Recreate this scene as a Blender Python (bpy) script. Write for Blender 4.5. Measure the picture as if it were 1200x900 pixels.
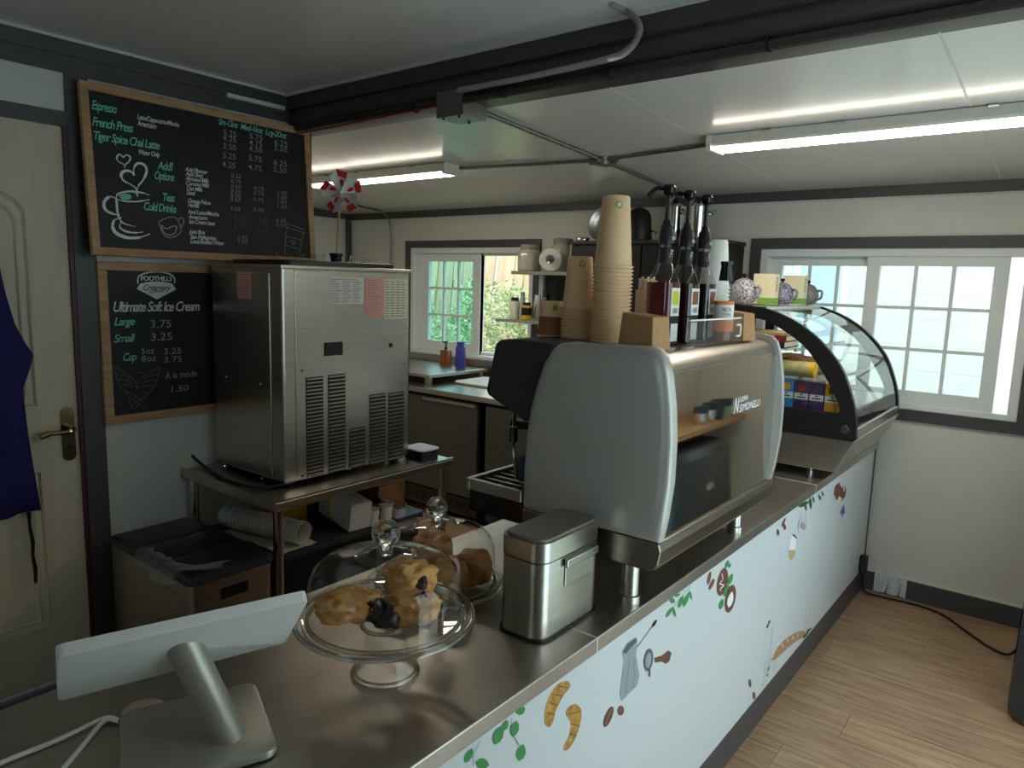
import bpy, bmesh, math, random
from mathutils import Vector, Matrix
random.seed(7)
for o in list(bpy.data.objects): bpy.data.objects.remove(o)
C = bpy.context.scene.collection
R = math.radians
# ------------------------------------------------------------------ camera
F_PX, YAW, PIT, ROL, EYE = 838.71, 0.666012, 0.141756, 0.02959, 1.6
FW = Vector((-math.sin(YAW)*math.cos(PIT), math.cos(YAW)*math.cos(PIT), -math.sin(PIT)))
_r = Vector((math.cos(YAW), math.sin(YAW), 0)); _u = _r.cross(FW)
RT = math.cos(ROL)*_r + math.sin(ROL)*_u
UP = -math.sin(ROL)*_r + math.cos(ROL)*_u
cam = bpy.data.cameras.new('camera'); camo = bpy.data.objects.new('camera', cam); C.objects.link(camo)
cam.sensor_width = 36; cam.sensor_fit = 'HORIZONTAL'; cam.lens = F_PX/1200*36; cam.clip_start = .02
M = Matrix((RT, UP, -FW)).transposed().to_4x4(); M.translation = (0, 0, EYE); camo.matrix_world = M
bpy.context.scene.camera = camo
def ray(x, y): return FW + RT*((x-600)/F_PX) - UP*((y-450)/F_PX)
def px(x, y, v): d = ray(x, y); t = v/d.x; return Vector((v, d.y*t, EYE+d.z*t))      # pixel on the plane x = v
def py(x, y, v): d = ray(x, y); t = v/d.y; return Vector((d.x*t, v, EYE+d.z*t))
def pz(x, y, v): d = ray(x, y); t = (v-EYE)/d.z; return Vector((d.x*t, d.y*t, v))
# ------------------------------------------------------------------ world, exposure
w = bpy.data.worlds.new('overcast_sky'); bpy.context.scene.world = w; w.use_nodes = True
w.node_tree.nodes['Background'].inputs[0].default_value = (.75, .895, 1.0, 1)
w.node_tree.nodes['Background'].inputs[1].default_value = 2.4
sun = bpy.data.lights.new('sun_offscreen', 'SUN'); sun.energy = .8; sun.angle = R(25); sun.color = (1, .96, .88)
suno = bpy.data.objects.new('sun_offscreen', sun); C.objects.link(suno); suno.rotation_euler = (R(38), R(8), R(15))
vs = bpy.context.scene.view_settings
vs.view_transform = 'Standard'; vs.look = 'None'; vs.gamma = 1; vs.use_curve_mapping = False; vs.exposure = 0.52
# ------------------------------------------------------------------ materials
def lin(c):
    f = lambda v: v/12.92 if v <= .04045 else ((v+.055)/1.055)**2.4
    return tuple(f(v/255) for v in c)
def mat(name, rgb, rough=.5, metal=0, noise=0, scale=20, stretch=None, bump=0, spec=.5, trans=0, ior=1.45, emit=0, coat=0, alt=None, vary=0, alpha=1):
    m = bpy.data.materials.new(name); m.use_nodes = True; nt = m.node_tree; b = nt.nodes['Principled BSDF']
    col = lin(rgb); b.inputs['Base Color'].default_value = (*col, 1); b.inputs['Roughness'].default_value = rough
    b.inputs['Metallic'].default_value = metal; b.inputs['Specular IOR Level'].default_value = spec
    b.inputs['Transmission Weight'].default_value = trans; b.inputs['IOR'].default_value = ior; b.inputs['Coat Weight'].default_value = coat
    b.inputs['Alpha'].default_value = alpha
    if emit: b.inputs['Emission Color'].default_value = (*col, 1); b.inputs['Emission Strength'].default_value = emit
    if noise or bump or vary:
        tc = nt.nodes.new('ShaderNodeTexCoord'); mp = nt.nodes.new('ShaderNodeMapping'); nz = nt.nodes.new('ShaderNodeTexNoise')
        nt.links.new(tc.outputs['Object'], mp.inputs[0]); nt.links.new(mp.outputs[0], nz.inputs['Vector'])
        mp.inputs['Scale'].default_value = stretch or (1, 1, 1); nz.inputs['Scale'].default_value = scale; nz.inputs['Detail'].default_value = 5
        if noise:
            mx = nt.nodes.new('ShaderNodeMix'); mx.data_type = 'RGBA'; rp = nt.nodes.new('ShaderNodeValToRGB')
            rp.color_ramp.elements[0].position = .32; rp.color_ramp.elements[1].position = .68
            nt.links.new(nz.outputs['Fac'], rp.inputs[0]); nt.links.new(rp.outputs[0], mx.inputs['Factor'])
            c2 = lin(alt) if alt else tuple(v*(1-noise) for v in col)
            mx.inputs[6].default_value = (*col, 1); mx.inputs[7].default_value = (*c2, 1)
            out = mx.outputs[2]
            if vary:
                oi = nt.nodes.new('ShaderNodeObjectInfo'); hs = nt.nodes.new('ShaderNodeHueSaturation'); mr = nt.nodes.new('ShaderNodeMapRange')
                mr.inputs['To Min'].default_value = 1-vary; mr.inputs['To Max'].default_value = 1+vary
                nt.links.new(oi.outputs['Random'], mr.inputs[0]); nt.links.new(mr.outputs[0], hs.inputs['Value']); nt.links.new(out, hs.inputs['Color']); out = hs.outputs[0]
                va = nt.nodes.new('ShaderNodeVectorMath'); va.operation = 'ADD'; cm = nt.nodes.new('ShaderNodeMath'); cm.operation = 'MULTIPLY'; cm.inputs[1].default_value = 37
                nt.links.new(oi.outputs['Random'], cm.inputs[0]); nt.links.new(mp.outputs[0], va.inputs[0]); nt.links.new(cm.outputs[0], va.inputs[1]); nt.links.new(va.outputs[0], nz.inputs['Vector'])
            nt.links.new(out, b.inputs['Base Color'])
        if bump:
            bp = nt.nodes.new('ShaderNodeBump'); bp.inputs['Strength'].default_value = bump; bp.inputs['Distance'].default_value = .004
            nt.links.new(nz.outputs['Fac'], bp.inputs['Height']); nt.links.new(bp.outputs[0], b.inputs['Normal'])
    return m
def thin_glass(name, tint, refl=1.45, dirt=0.0, rough=.0):
    m = bpy.data.materials.new(name); m.use_nodes = True; nt = m.node_tree; nt.nodes.remove(nt.nodes['Principled BSDF'])
    out = nt.nodes['Material Output']; tr = nt.nodes.new('ShaderNodeBsdfTransparent'); tr.inputs[0].default_value = (*tint, 1)
    gl = nt.nodes.new('ShaderNodeBsdfGlossy'); gl.inputs['Roughness'].default_value = rough; lw = nt.nodes.new('ShaderNodeLayerWeight'); lw.inputs[0].default_value = .5; pw_ = nt.nodes.new('ShaderNodeMath'); pw_.operation = 'POWER'; pw_.inputs[1].default_value = 5
    fr = nt.nodes.new('ShaderNodeMapRange'); r0 = ((refl-1)/(refl+1))**2; fr.inputs['To Min'].default_value = r0; fr.inputs['To Max'].default_value = 1
    nt.links.new(lw.outputs['Facing'], pw_.inputs[0]); nt.links.new(pw_.outputs[0], fr.inputs[0])
    mx = nt.nodes.new('ShaderNodeMixShader'); nt.links.new(fr.outputs[0], mx.inputs[0]); nt.links.new(tr.outputs[0], mx.inputs[1]); nt.links.new(gl.outputs[0], mx.inputs[2])
    last = mx.outputs[0]
    if dirt:
        df = nt.nodes.new('ShaderNodeBsdfDiffuse'); m2 = nt.nodes.new('ShaderNodeMixShader'); m2.inputs[0].default_value = dirt
        nt.links.new(last, m2.inputs[1]); nt.links.new(df.outputs[0], m2.inputs[2]); last = m2.outputs[0]
    nt.links.new(last, out.inputs[0]); return m
MT = dict(
 wall=mat('white wall panel', (208, 206, 196), .32, noise=.04, scale=3), ceil=mat('glossy white ceiling panel', (216, 210, 202), .2, noise=.03, scale=2),
 trim=mat('charcoal trim', (72, 69, 70), .4), bead=mat('white sealant bead', (205, 205, 195), .5), beam=mat('charcoal steel beam', (66, 61, 60), .36),
 plank=mat('oak vinyl plank', (174, 144, 114), .42, noise=.3, scale=5, stretch=(1.0, 13, 1), alt=(132, 103, 78), vary=.08, bump=.08), gap=mat('plank gap', (70, 52, 38), .8),
 door=mat('cream wood-grain door', (206, 192, 166), .45, noise=.1, scale=6, stretch=(8, 8, .6), bump=.05), maroon=mat('maroon seal', (74, 26, 28), .4),
 oak=mat('oak frame', (192, 152, 110), .5, noise=.3, scale=9, stretch=(6, 1, 6), alt=(160, 120, 80)), chalk=mat('chalkboard', (22, 20, 21), .55, noise=.25, scale=4),
 white_ink=mat('white chalk ink', (222, 222, 218), .8), teal_ink=mat('teal chalk ink', (120, 206, 178), .8), grey_ink=mat('grey chalk ink', (150, 150, 148), .9), faint_ink=mat('faint grey chalk', (92, 92, 90), .9),
 steel=mat('brushed stainless steel', (196, 190, 180), .29, 1, noise=.12, scale=6, stretch=(1, 1, 14), bump=.03), steel_top=mat('brushed steel worktop', (204, 196, 186), .36, 1, noise=.25, scale=3, stretch=(3, 1, 1), bump=.03),
 steel_dark=mat('dark machine base metal', (150, 141, 130), .30, 1, noise=.15, scale=5, stretch=(1, 1, 10)), chrome=mat('polished chrome', (215, 215, 212), .05, 1), mirror=mat('mirror polished steel', (226, 225, 218), .04, 1),
 silver=mat('silver painted metal', (188, 184, 176), .36, .35), black=mat('black plastic', (24, 23, 24), .42), blackgloss=mat('glossy black plastic', (16, 16, 17), .15), graph=mat('graphite plastic', (46, 46, 47), .45),
 brassy=mat('antique nickel', (140, 122, 92), .18, 1), navy=mat('navy cotton', (30, 30, 92), .85, noise=.2, scale=60, bump=.1), white=mat('white plastic', (226, 224, 218), .35), offwhite=mat('white vinyl frame', (222, 226, 224), .35),
 panel=mat('white printed counter panel', (210, 213, 212), .3), cup=mat('kraft paper cup', (238, 198, 152), .65, noise=.06, scale=30), cup_rim=mat('pale cup rim', (222, 190, 150), .6), kraft=mat('kraft cardboard', (176, 132, 88), .75, noise=.1, scale=40), sleeve=mat('brown cup sleeve', (150, 100, 62), .8, noise=.15, scale=60),
 cream=mat('cream paper', (228, 214, 190), .7), wcup=mat('white paper cup', (232, 226, 214), .6), glass=mat('clear glass', (250, 252, 250), .0, trans=1, ior=1.46), thin=thin_glass('thin clear glass', (.965, .975, .97), 1.5), pane=thin_glass('window glass', (.93, .97, .96), 1.35), pane_teal=thin_glass('tinted window glass', (.66, .90, .90), 1.35), plastic=thin_glass('clear plastic', (.97, .97, .965), 1.4, .02, .02), bag=thin_glass('crumpled plastic film', (.9, .88, .84), 1.5, .16, .15),
 syrup_red=mat('dark red syrup', (88, 22, 22), .06, spec=.7, coat=.6), syrup_brown=mat('dark brown syrup', (44, 18, 14), .06, spec=.7, coat=.6), syrup_black=mat('black syrup', (20, 14, 14), .06, spec=.7, coat=.6),
 label_w=mat('white label paper', (226, 224, 218), .6), label_b=mat('black label', (20, 20, 22), .5), label_y=mat('yellow green print', (196, 196, 40), .6), label_br=mat('brown nut print', (140, 84, 52), .6), orange=mat('orange label', (226, 128, 66), .6), pinkpaper=mat('pink notice paper', (224, 172, 160), .7), redprint=mat('red notice print', (208, 128, 116), .7), greyprint=mat('grey print', (130, 130, 128), .7), cream_lab=mat('cream rating plate', (220, 214, 190), .6), blackprint=mat('black print', (30, 30, 30), .7),
 red=mat('red pinwheel print', (200, 40, 36), .5), stick=mat('wooden stick', (196, 158, 110), .7),
 crust=mat('golden baked crust', (224, 172, 100), .8, noise=.4, scale=55, alt=(188, 122, 60), bump=1), bun=mat('glazed bun', (224, 164, 96), .42, noise=.4, scale=22, alt=(168, 90, 42), bump=.35), bread=mat('pale dough', (236, 202, 148), .7, noise=.15, scale=40, bump=.3), berry=mat('dark berry filling', (40, 16, 30), .3, noise=.4, scale=40, bump=.5), crustb=mat('dark crusted loaf', (140, 102, 66), .8, noise=.5, scale=40, bump=.8),
 yellow=mat('yellow carton', (226, 184, 40), .6), lilac=mat('pale carton label', (182, 184, 202), .6), wbox=mat('white carton', (222, 214, 212), .6),
 jarglass=mat('cloudy glass jar', (190, 186, 168), .12, coat=.4), jarlid=mat('grey jar lid', (150, 148, 136), .4), shelf=mat('grey shelf board', (150, 146, 132), .5), cabinet=mat('black cabinet', (20, 20, 22), .5), blue=mat('blue bottle', (52, 58, 140), .4), amber=mat('amber bottle', (120, 70, 30), .2), darkgreen=mat('dark green pump', (24, 50, 44), .4),
 teapot=mat('speckled blue stoneware', (205, 200, 205), .25, noise=1, scale=130, alt=(36, 36, 66)), teapot2=mat('dark blue patterned stoneware', (170, 170, 190), .25, noise=1, scale=110, alt=(24, 24, 60)), teapot3=mat('grey speckled stoneware', (150, 146, 140), .3, noise=1, scale=120, alt=(96, 92, 90)), teabox=mat('cream tea carton', (226, 216, 180), .6), leafgreen=mat('leaf green print', (120, 170, 70), .6),
 carton_blue=mat('blue tea carton', (60, 132, 200), .55), carton_plum=mat('plum tea carton', (78, 48, 92), .55), carton_purple=mat('purple tea carton', (58, 44, 96), .55), carton_gold=mat('gold tea carton', (222, 160, 52), .55), tin_lab=mat('pale yellow tin', (206, 196, 132), .4, noise=.3, scale=30), book_red=mat('red cover', (140, 50, 44), .6), book_dark=mat('dark cover', (52, 46, 50), .6), book_tan=mat('tan paper', (196, 170, 120), .7),
 d_green=mat('green leaf print', (62, 140, 74), .5), d_dgreen=mat('dark green leaf print', (46, 92, 56), .5), d_gold=mat('golden croissant print', (206, 160, 72), .5, noise=.3, scale=60, alt=(160, 104, 44)), d_brown=mat('brown coffee print', (112, 70, 58), .5), d_grey=mat('grey pitcher print', (150, 158, 164), .5), d_dgrey=mat('dark grey print', (88, 92, 98), .5), d_white=mat('white print', (236, 236, 236), .5), d_tan=mat('baguette print', (178, 142, 100), .5, noise=.15, scale=40), d_lav=mat('lavender print', (168, 150, 176), .5), d_blue=mat('blue flower print', (86, 98, 160), .5), d_beige=mat('latte print', (196, 170, 120), .5),
 fence=mat('weathered fence board', (196, 172, 136), .8, noise=.25, scale=6, stretch=(6, 6, .6), vary=.12), bush=mat('green leaves', (140, 160, 104), .6, noise=.5, scale=9, alt=(182, 192, 146)), bush2=mat('pale leaves', (172, 184, 140), .6, noise=.5, scale=9, alt=(204, 206, 172)), ground=mat('grass ground', (130, 150, 90), .9, noise=.3, scale=5), siding=mat('white house siding', (205, 206, 200), .7), grey_s=mat('grey roof', (120, 124, 128), .7),
 lamp=mat('lit diffuser', (255, 245, 226), .5, emit=16), lampbody=mat('white batten body', (214, 210, 196), .4), galv=mat('galvanised conduit', (140, 140, 138), .35, .9, noise=.2, scale=30), conduit_dark=mat('dark painted conduit', (70, 66, 64), .35, .5), redwire=mat('red wire', (150, 40, 34), .5),
 towel=mat('blue grey towel', (66, 82, 112), .9, noise=.2, scale=60, bump=.3), sage=mat('sage green tumbler', (150, 190, 170), .4), slate=mat('slate tumbler', (50, 60, 72), .35), acbody=mat('graphite air conditioner', (54, 60, 66), .3), paper=mat('printed paper sheet', (214, 218, 220), .7), wick=mat('brown cardboard', (180, 124, 66), .75, noise=.15, scale=20), tissue=mat('white tissue', (214, 204, 190), .8),
 caddytop=mat('satin grey lid', (128, 118, 108), .5, .5), housepane=mat('pale blue house window', (176, 200, 214), .3), fridge=mat('dark fridge steel', (98, 95, 92), .42, .6, noise=.1, scale=5, stretch=(1, 1, 10)), flex=mat('bright ribbed conduit', (186, 182, 174), .4, .4), alu=mat('aluminium frame', (190, 192, 192), .35, .7), disc=mat('beige disc', (176, 152, 130), .5), silverplate=mat('silver anodised base', (176, 172, 160), .38, .6),
)
# ------------------------------------------------------------------ mesh builder
ORG = {}
class MB:
    def __init__(s): s.v = []; s.f = []
    def add(s, vs_, fs_, T=None):
        n = len(s.v); s.v += [tuple(T @ Vector(p)) if T else tuple(p) for p in vs_]; s.f += [tuple(i+n for i in q) for q in fs_]; return s
    def box(s, x0, x1, y0, y1, z0, z1, T=None):
        return s.add([(x0,y0,z0),(x1,y0,z0),(x1,y1,z0),(x0,y1,z0),(x0,y0,z1),(x1,y0,z1),(x1,y1,z1),(x0,y1,z1)], [(0,3,2,1),(4,5,6,7),(0,1,5,4),(1,2,6,5),(2,3,7,6),(3,0,4,7)], T)
    def cbox(s, c, d, T=None): return s.box(c[0]-d[0]/2, c[0]+d[0]/2, c[1]-d[1]/2, c[1]+d[1]/2, c[2]-d[2]/2, c[2]+d[2]/2, T)
    def lathe(s, prof, c=(0,0,0), n=24, T=None, caps=True, a=0):
        vs_ = []; fs_ = []
        for r_, z in prof:
            for i in range(n): t = a+2*math.pi*i/n; vs_.append((c[0]+r_*math.cos(t), c[1]+r_*math.sin(t), c[2]+z))
        for k in range(len(prof)-1):
            for i in range(n): j = (i+1) % n; fs_.append((k*n+i, k*n+j, k*n+n+j, k*n+n+i))
        if caps:
            fs_.append(tuple(range(n-1, -1, -1))); fs_.append(tuple(range((len(prof)-1)*n, len(prof)*n)))
        return s.add(vs_, fs_, T)
    def cyl(s, c, r_, h, n=20, T=None): return s.lathe([(r_,0),(r_,h)], c, n, T)
    def tube(s, pts, r_, n=8, closed=False):
        pts = [Vector(p) for p in pts]; vs_ = []; fs_ = []; N = len(pts); prev = None
        for i, p in enumerate(pts):
            d = (pts[min(i+1, N-1)]-pts[max(i-1, 0)]).normalized()
            if prev is None: a = d.orthogonal().normalized()
            else: a = (prev-d*prev.dot(d)); a = a.normalized() if a.length > 1e-6 else d.orthogonal().normalized()
            prev = a; b = d.cross(a); rr = r_[i] if isinstance(r_, (list, tuple)) else r_
            for k in range(n): t = 2*math.pi*k/n; vs_.append(p+rr*(math.cos(t)*a+math.sin(t)*b))
        for i in range(N-1):
            for k in range(n): j = (k+1) % n; fs_.append((i*n+k, i*n+j, i*n+n+j, i*n+n+k))
        fs_.append(tuple(range(n-1, -1, -1))); fs_.append(tuple(range((N-1)*n, N*n)))
        return s.add(vs_, fs_)
    def prism(s, poly, axis, a0, a1, T=None):
        n = len(poly)
        def P3(p, a): return {'x': (a, p[0], p[1]), 'y': (p[0], a, p[1]), 'z': (p[0], p[1], a)}[axis]
        return s.add([P3(p, a0) for p in poly]+[P3(p, a1) for p in poly], [tuple(range(n)), tuple(range(2*n-1, n-1, -1))]+[(i, (i+1) % n, n+(i+1) % n, n+i) for i in range(n)], T)
    def rr(s, x0, x1, y0, y1, z0, z1, r_=.02, k=5, T=None, top=0):
        def ring(q):
            out = []
            for cx, cy, a0 in ((x1-r_, y1-r_, 0), (x0+r_, y1-r_, 90), (x0+r_, y0+r_, 180), (x1-r_, y0+r_, 270)):
                for i in range(k+1): t = R(a0+90*i/k); out.append((cx+(r_-q)*math.cos(t), cy+(r_-q)*math.sin(t)))
            return out
        rings = [(ring(0), z0), (ring(0), z1-top)] + ([(ring(top*.3), z1-top*.3), (ring(top), z1)] if top else [])
        n = len(rings[0][0]); vs_ = [(p[0], p[1], z) for rg, z in rings for p in rg]; fs_ = [tuple(range(n-1, -1, -1)), tuple(range((len(rings)-1)*n, len(rings)*n))]
        for k2 in range(len(rings)-1):
            for i in range(n): j = (i+1) % n; fs_.append((k2*n+i, k2*n+j, k2*n+n+j, k2*n+n+i))
        return s.add(vs_, fs_, T)
    def sphere(s, c, r_, n=14, m=9, sc=(1,1,1)):
        return s.add(*_sph(n, m), Matrix.Translation(c) @ Matrix.Diagonal((r_*sc[0], r_*sc[1], r_*sc[2], 1)))
    def build(s, name, m, parent=None, smooth=False, bevel=0, ang=35, local=False, kind=None, recalc=True):
        me = bpy.data.meshes.new(name)
        if parent is not None and not local: o3 = ORG[parent.name]
        elif parent is None and not local:
            xs = [p[0] for p in s.v]; ys = [p[1] for p in s.v]; o3 = Vector(((min(xs)+max(xs))/2, (min(ys)+max(ys))/2, min(p[2] for p in s.v)))
        else: o3 = Vector((0,0,0))
        me.from_pydata([Vector(p)-o3 for p in s.v], [], s.f)
        if recalc:
            bm = bmesh.new(); bm.from_mesh(me); bmesh.ops.recalc_face_normals(bm, faces=bm.faces); bm.to_mesh(me); bm.free()
        me.materials.append(MT[m] if isinstance(m, str) else m)
        if smooth:
            me.polygons.foreach_set('use_smooth', [True]*len(me.polygons)); me.set_sharp_from_angle(angle=R(ang))
        o = bpy.data.objects.new(name, me); C.objects.link(o)
        if parent is not None: o.parent = parent; ORG[o.name] = ORG[parent.name]
        else: o.location = o3; ORG[o.name] = o3
        if bevel:
            b = o.modifiers.new('bevel', 'BEVEL'); b.width = bevel; b.segments = 2; b.limit_method = 'ANGLE'; b.angle_limit = R(40)
        if kind: o['kind'] = kind
        return o
_sc = {}
def _sph(n, m):
    if (n, m) not in _sc:
        vs_ = [(0,0,-1)]; fs_ = []
        for k in range(1, m):
            t = math.pi*k/m-math.pi/2
            for i in range(n): a = 2*math.pi*i/n; vs_.append((math.cos(t)*math.cos(a), math.cos(t)*math.sin(a), math.sin(t)))
        vs_.append((0,0,1)); L = len(vs_)-1
        for i in range(n): fs_.append((0, 1+(i+1) % n, 1+i)); fs_.append((L, L-n+i, L-n+(i+1) % n))
        for k in range(m-2):
            for i in range(n): j = (i+1) % n; fs_.append((1+k*n+i, 1+k*n+j, 1+k*n+n+j, 1+k*n+n+i))
        _sc[(n, m)] = (vs_, fs_)
    return _sc[(n, m)]
def B(*a): return MB().box(*a)
def tag(o, label, cat, group=None, kind=None):
    o['label'] = label; o['category'] = cat
    if group: o['group'] = group
    if kind: o['kind'] = kind
    return o
def thing(name, label, cat, loc=(0,0,0), group=None, rz=0, kind=None):
    o = bpy.data.objects.new(name, None); C.objects.link(o); o.location = loc; o.rotation_euler = (0, 0, rz); o.empty_display_size = .05
    ORG[o.name] = Vector(loc); return tag(o, label, cat, group, kind)
def struct(o, label=None):
    o['kind'] = 'structure'
    if label: o['label'] = label
    return o
def setting(name, loc=(0,0,0)):
    o = bpy.data.objects.new(name, None); C.objects.link(o); o.location = loc; ORG[o.name] = Vector(loc); o['kind'] = 'structure'; return o
def dup(root, loc, rz=None, label=None, group=None):
    r_ = root.copy(); C.objects.link(r_); r_.location = loc
    if rz is not None: r_.rotation_euler = (0, 0, rz)
    if label: r_['label'] = label
    if group: r_['group'] = group
    for ch in list(root.children):
        c = ch.copy(); C.objects.link(c); c.parent = r_
        for g in list(ch.children): d = g.copy(); C.objects.link(d); d.parent = c
    return r_
_tx = {}
def text(mb, s, T, size=1, shear=0, off=0, space=1.0, width=None):
    """flat lettering: T maps the text plane (x right, y up) to the world"""
    key = (s, shear, off, space)
    if key not in _tx:
        cu = bpy.data.curves.new('t', 'FONT'); cu.body = s; cu.shear = shear; cu.offset = off; cu.resolution_u = 3; cu.space_character = space
        o = bpy.data.objects.new('t', cu); C.objects.link(o); me = o.to_mesh()
        _tx[key] = ([tuple(v.co) for v in me.vertices], [tuple(p.vertices) for p in me.polygons])
        o.to_mesh_clear(); bpy.data.objects.remove(o); bpy.data.curves.remove(cu)
    v, f = _tx[key]; sx = size if not width else width/max(p[0] for p in v); mb.add([(p[0]*sx, p[1]*size, 0) for p in v], f, T)
def plane_T(o, u, v): u = Vector(u).normalized(); v = Vector(v).normalized(); n = u.cross(v); T = Matrix((u, v, n)).transposed().to_4x4(); T.translation = Vector(o); return T
def stroke(mb, pts, wd, T):
    pts = [Vector((p[0], p[1], 0)) for p in pts]; vs_ = []
    for i, p in enumerate(pts):
        d = (pts[min(i+1, len(pts)-1)]-pts[max(i-1, 0)]); d = d.normalized() if d.length else Vector((1,0,0))
        n = Vector((-d.y, d.x, 0)); ww = wd[i] if isinstance(wd, (list, tuple)) else wd; vs_ += [p+n*ww/2, p-n*ww/2]
    mb.add(vs_, [(2*i, 2*i+1, 2*i+3, 2*i+2) for i in range(len(pts)-1)], T)
def ell(cx, cy, a, b, rot=0, n=18): return [(cx+a*math.cos(t)*math.cos(rot)-b*math.sin(t)*math.sin(rot), cy+a*math.cos(t)*math.sin(rot)+b*math.sin(t)*math.cos(rot)) for t in [2*math.pi*i/n for i in range(n)]]
def bez(p, n=8):
    """smooth curve through points (Catmull-Rom)"""
    out = []; P_ = [Vector(q) for q in p]; P_ = [P_[0]]+P_+[P_[-1]]
    for i in range(1, len(P_)-2):
        for k in range(n):
            t = k/n; a, b, c, d = P_[i-1:i+3]
            out.append(.5*((2*b)+(c-a)*t+(2*a-5*b+4*c-d)*t*t+(3*b-a-3*c+d)*t**3))
    out.append(P_[-2]); return out
XL, YF, XC, CT, XR = -2.952, 4.147, -.763, .822, .38
YB = 2.015
# ================================================================== SETTING
fl = struct(B(-5.25, XR+.1, -2.45, YF+.1, -.06, -.008).build('floor', 'gap'))
pm = {}
y = -2.4; row = 0
while y < YF:
    x = -5.2-random.random()*1.1
    while x < XR:
        a, b = max(x, -5.15), min(x+1.22, XR)
        if b-a > .05:
            ky = round(b-a, 2)
            if ky not in pm:
                o = MB().box(-ky/2+.0008, ky/2-.0008, -.0892, .0892, -.012, 0).build('plank', 'plank', None, local=True, bevel=.0012); pm[ky] = o.data
            else: o = bpy.data.objects.new('plank', pm[ky]); C.objects.link(o)
            o.parent = fl; o.location = Vector(((a+b)/2, y+.09, .0)) - ORG[fl.name]
        x += 1.22
    y += .18; row += 1
# --- far wall, panels around two windows
W1 = (-4.37, -3.06, 1.0, 1.87); W2 = (-1.49, -.145, .99, 1.85)
wf = setting('wall_far', (-2.4, YF, 0))
br = [-5.14, -4.117, -3.117, -2.27, -1.416, -.416, XR]
def col_boxes(mb, xa, xb, y0, y1, zt, holes):
    xs = sorted({xa, xb} | {v for h in holes for v in h[:2] if xa < v < xb})
    for a, b in zip(xs, xs[1:]):
        h = [q for q in holes if q[0] < (a+b)/2 < q[1]]
        if h: mb.box(a, b, y0, y1, .0, h[0][2]); mb.box(a, b, y0, y1, h[0][3], zt)
        else: mb.box(a, b, y0, y1, .0, zt)
for a, b in zip(br, br[1:]):
    m = MB(); col_boxes(m, a+.002, b-.002, YF, YF+.06, 2.16, [W1, W2]); m.build('wall_panel', 'wall', wf)
m = MB()
for a in br[1:-1]: 
    hs = [h for h in (W1, W2) if h[0] < a < h[1]]
    for z0, z1 in ([(.12, hs[0][2]), (hs[0][3], 2.1)] if hs else [(.12, 2.1)]): m.box(a-.004, a+.004, YF-.0012, YF+.01, z0, z1)
m.build('panel_joint', 'bead', wf)
struct(B(-5.14, XR, YF-.02, YF, 2.088, 2.16).build('trim_1', 'trim')); struct(B(-.79, XR, YF-.015, YF, 0, .105).build('baseboard_far', 'trim')); struct(B(-.77, XR, YF-.016, YF, .105, .113).build('trim_2', 'bead'))
struct(B(-5.14, XR, YF-.012, YF, 2.08, 2.088).build('trim_3', 'bead'))
# --- left rear wing walls
wl = struct(B(-5.2, -5.14, 2.05, YF, 0, 2.3).build('wall_left', 'wall')); struct(B(-5.14, -5.12, 2.05, YF-.02, 2.1, 2.25).build('trim_4', 'trim')); struct(B(-5.14, -5.10, YF-.04, YF, 0, 2.1).build('trim_5', 'trim'))
struct(B(-5.14, XL-.06, 2.03, 2.1, 0, 2.3).build('wall_service', 'wall'))
# --- partition with the cream door
wp = setting('wall_partition', (XL, 1.2, 0))
B(XL-.06, XL, 1.175, 2.14, 0, 2.3).build('wall_panel', 'wall', wp)
B(XL-.06, XL, .2, 1.11, 2.158, 2.3).build('wall_panel', 'wall', wp)
B(XL-.06, XL, -2.4, .2, 0, 2.42).build('wall_panel', 'wall', wp)
B(XL-.05, XL+.014, 1.10, 1.176, 0, 2.30).build('door_post', 'trim', wp); B(XL-.05, XL+.012, .2, 1.105, 2.108, 2.158).build('door_head', 'trim', wp)
B(XL-.05, XL+.01, 1.086, 1.101, 0, 2.11).build('door_seal', 'maroon', wp)
struct(B(XL-.05, XL+.02, -2.3, YB, 2.352, 2.413).build('trim_6', 'trim')); struct(B(XL-.05, XL+.012, -2.3, YB+.1, 2.293, 2.352).build('trim_7', 'trim')); struct(B(XL, XL+.026, -2.3, YB, 2.403, 2.417).build('trim_8', 'bead'))
struct(B(XL+.008, XL+.03, 1.72, 2.0, 2.338, 2.355).build('trim_9', 'bead'), 'short white strip beside the beam')
struct(B(XL-.05, XL+.015, 2.08, 2.15, 0, 2.3).build('trim_10', 'trim')); struct(B(XL, XL+.012, 1.176, 2.08, 0, .10).build('baseboard_left', 'trim'))
B(XL-.05, XL+.16, .2, 1.17, 0, .012).build('door_threshold', 'black', wp)
d = thing('door_1', 'cream panelled interior door with antique lever handle', 'door', (XL, .69, 0)); d['kind'] = 'structure'
B(XL-.045, XL-.005, .22, 1.086, .02, 2.106).build('door_leaf', 'door', d)
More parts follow.
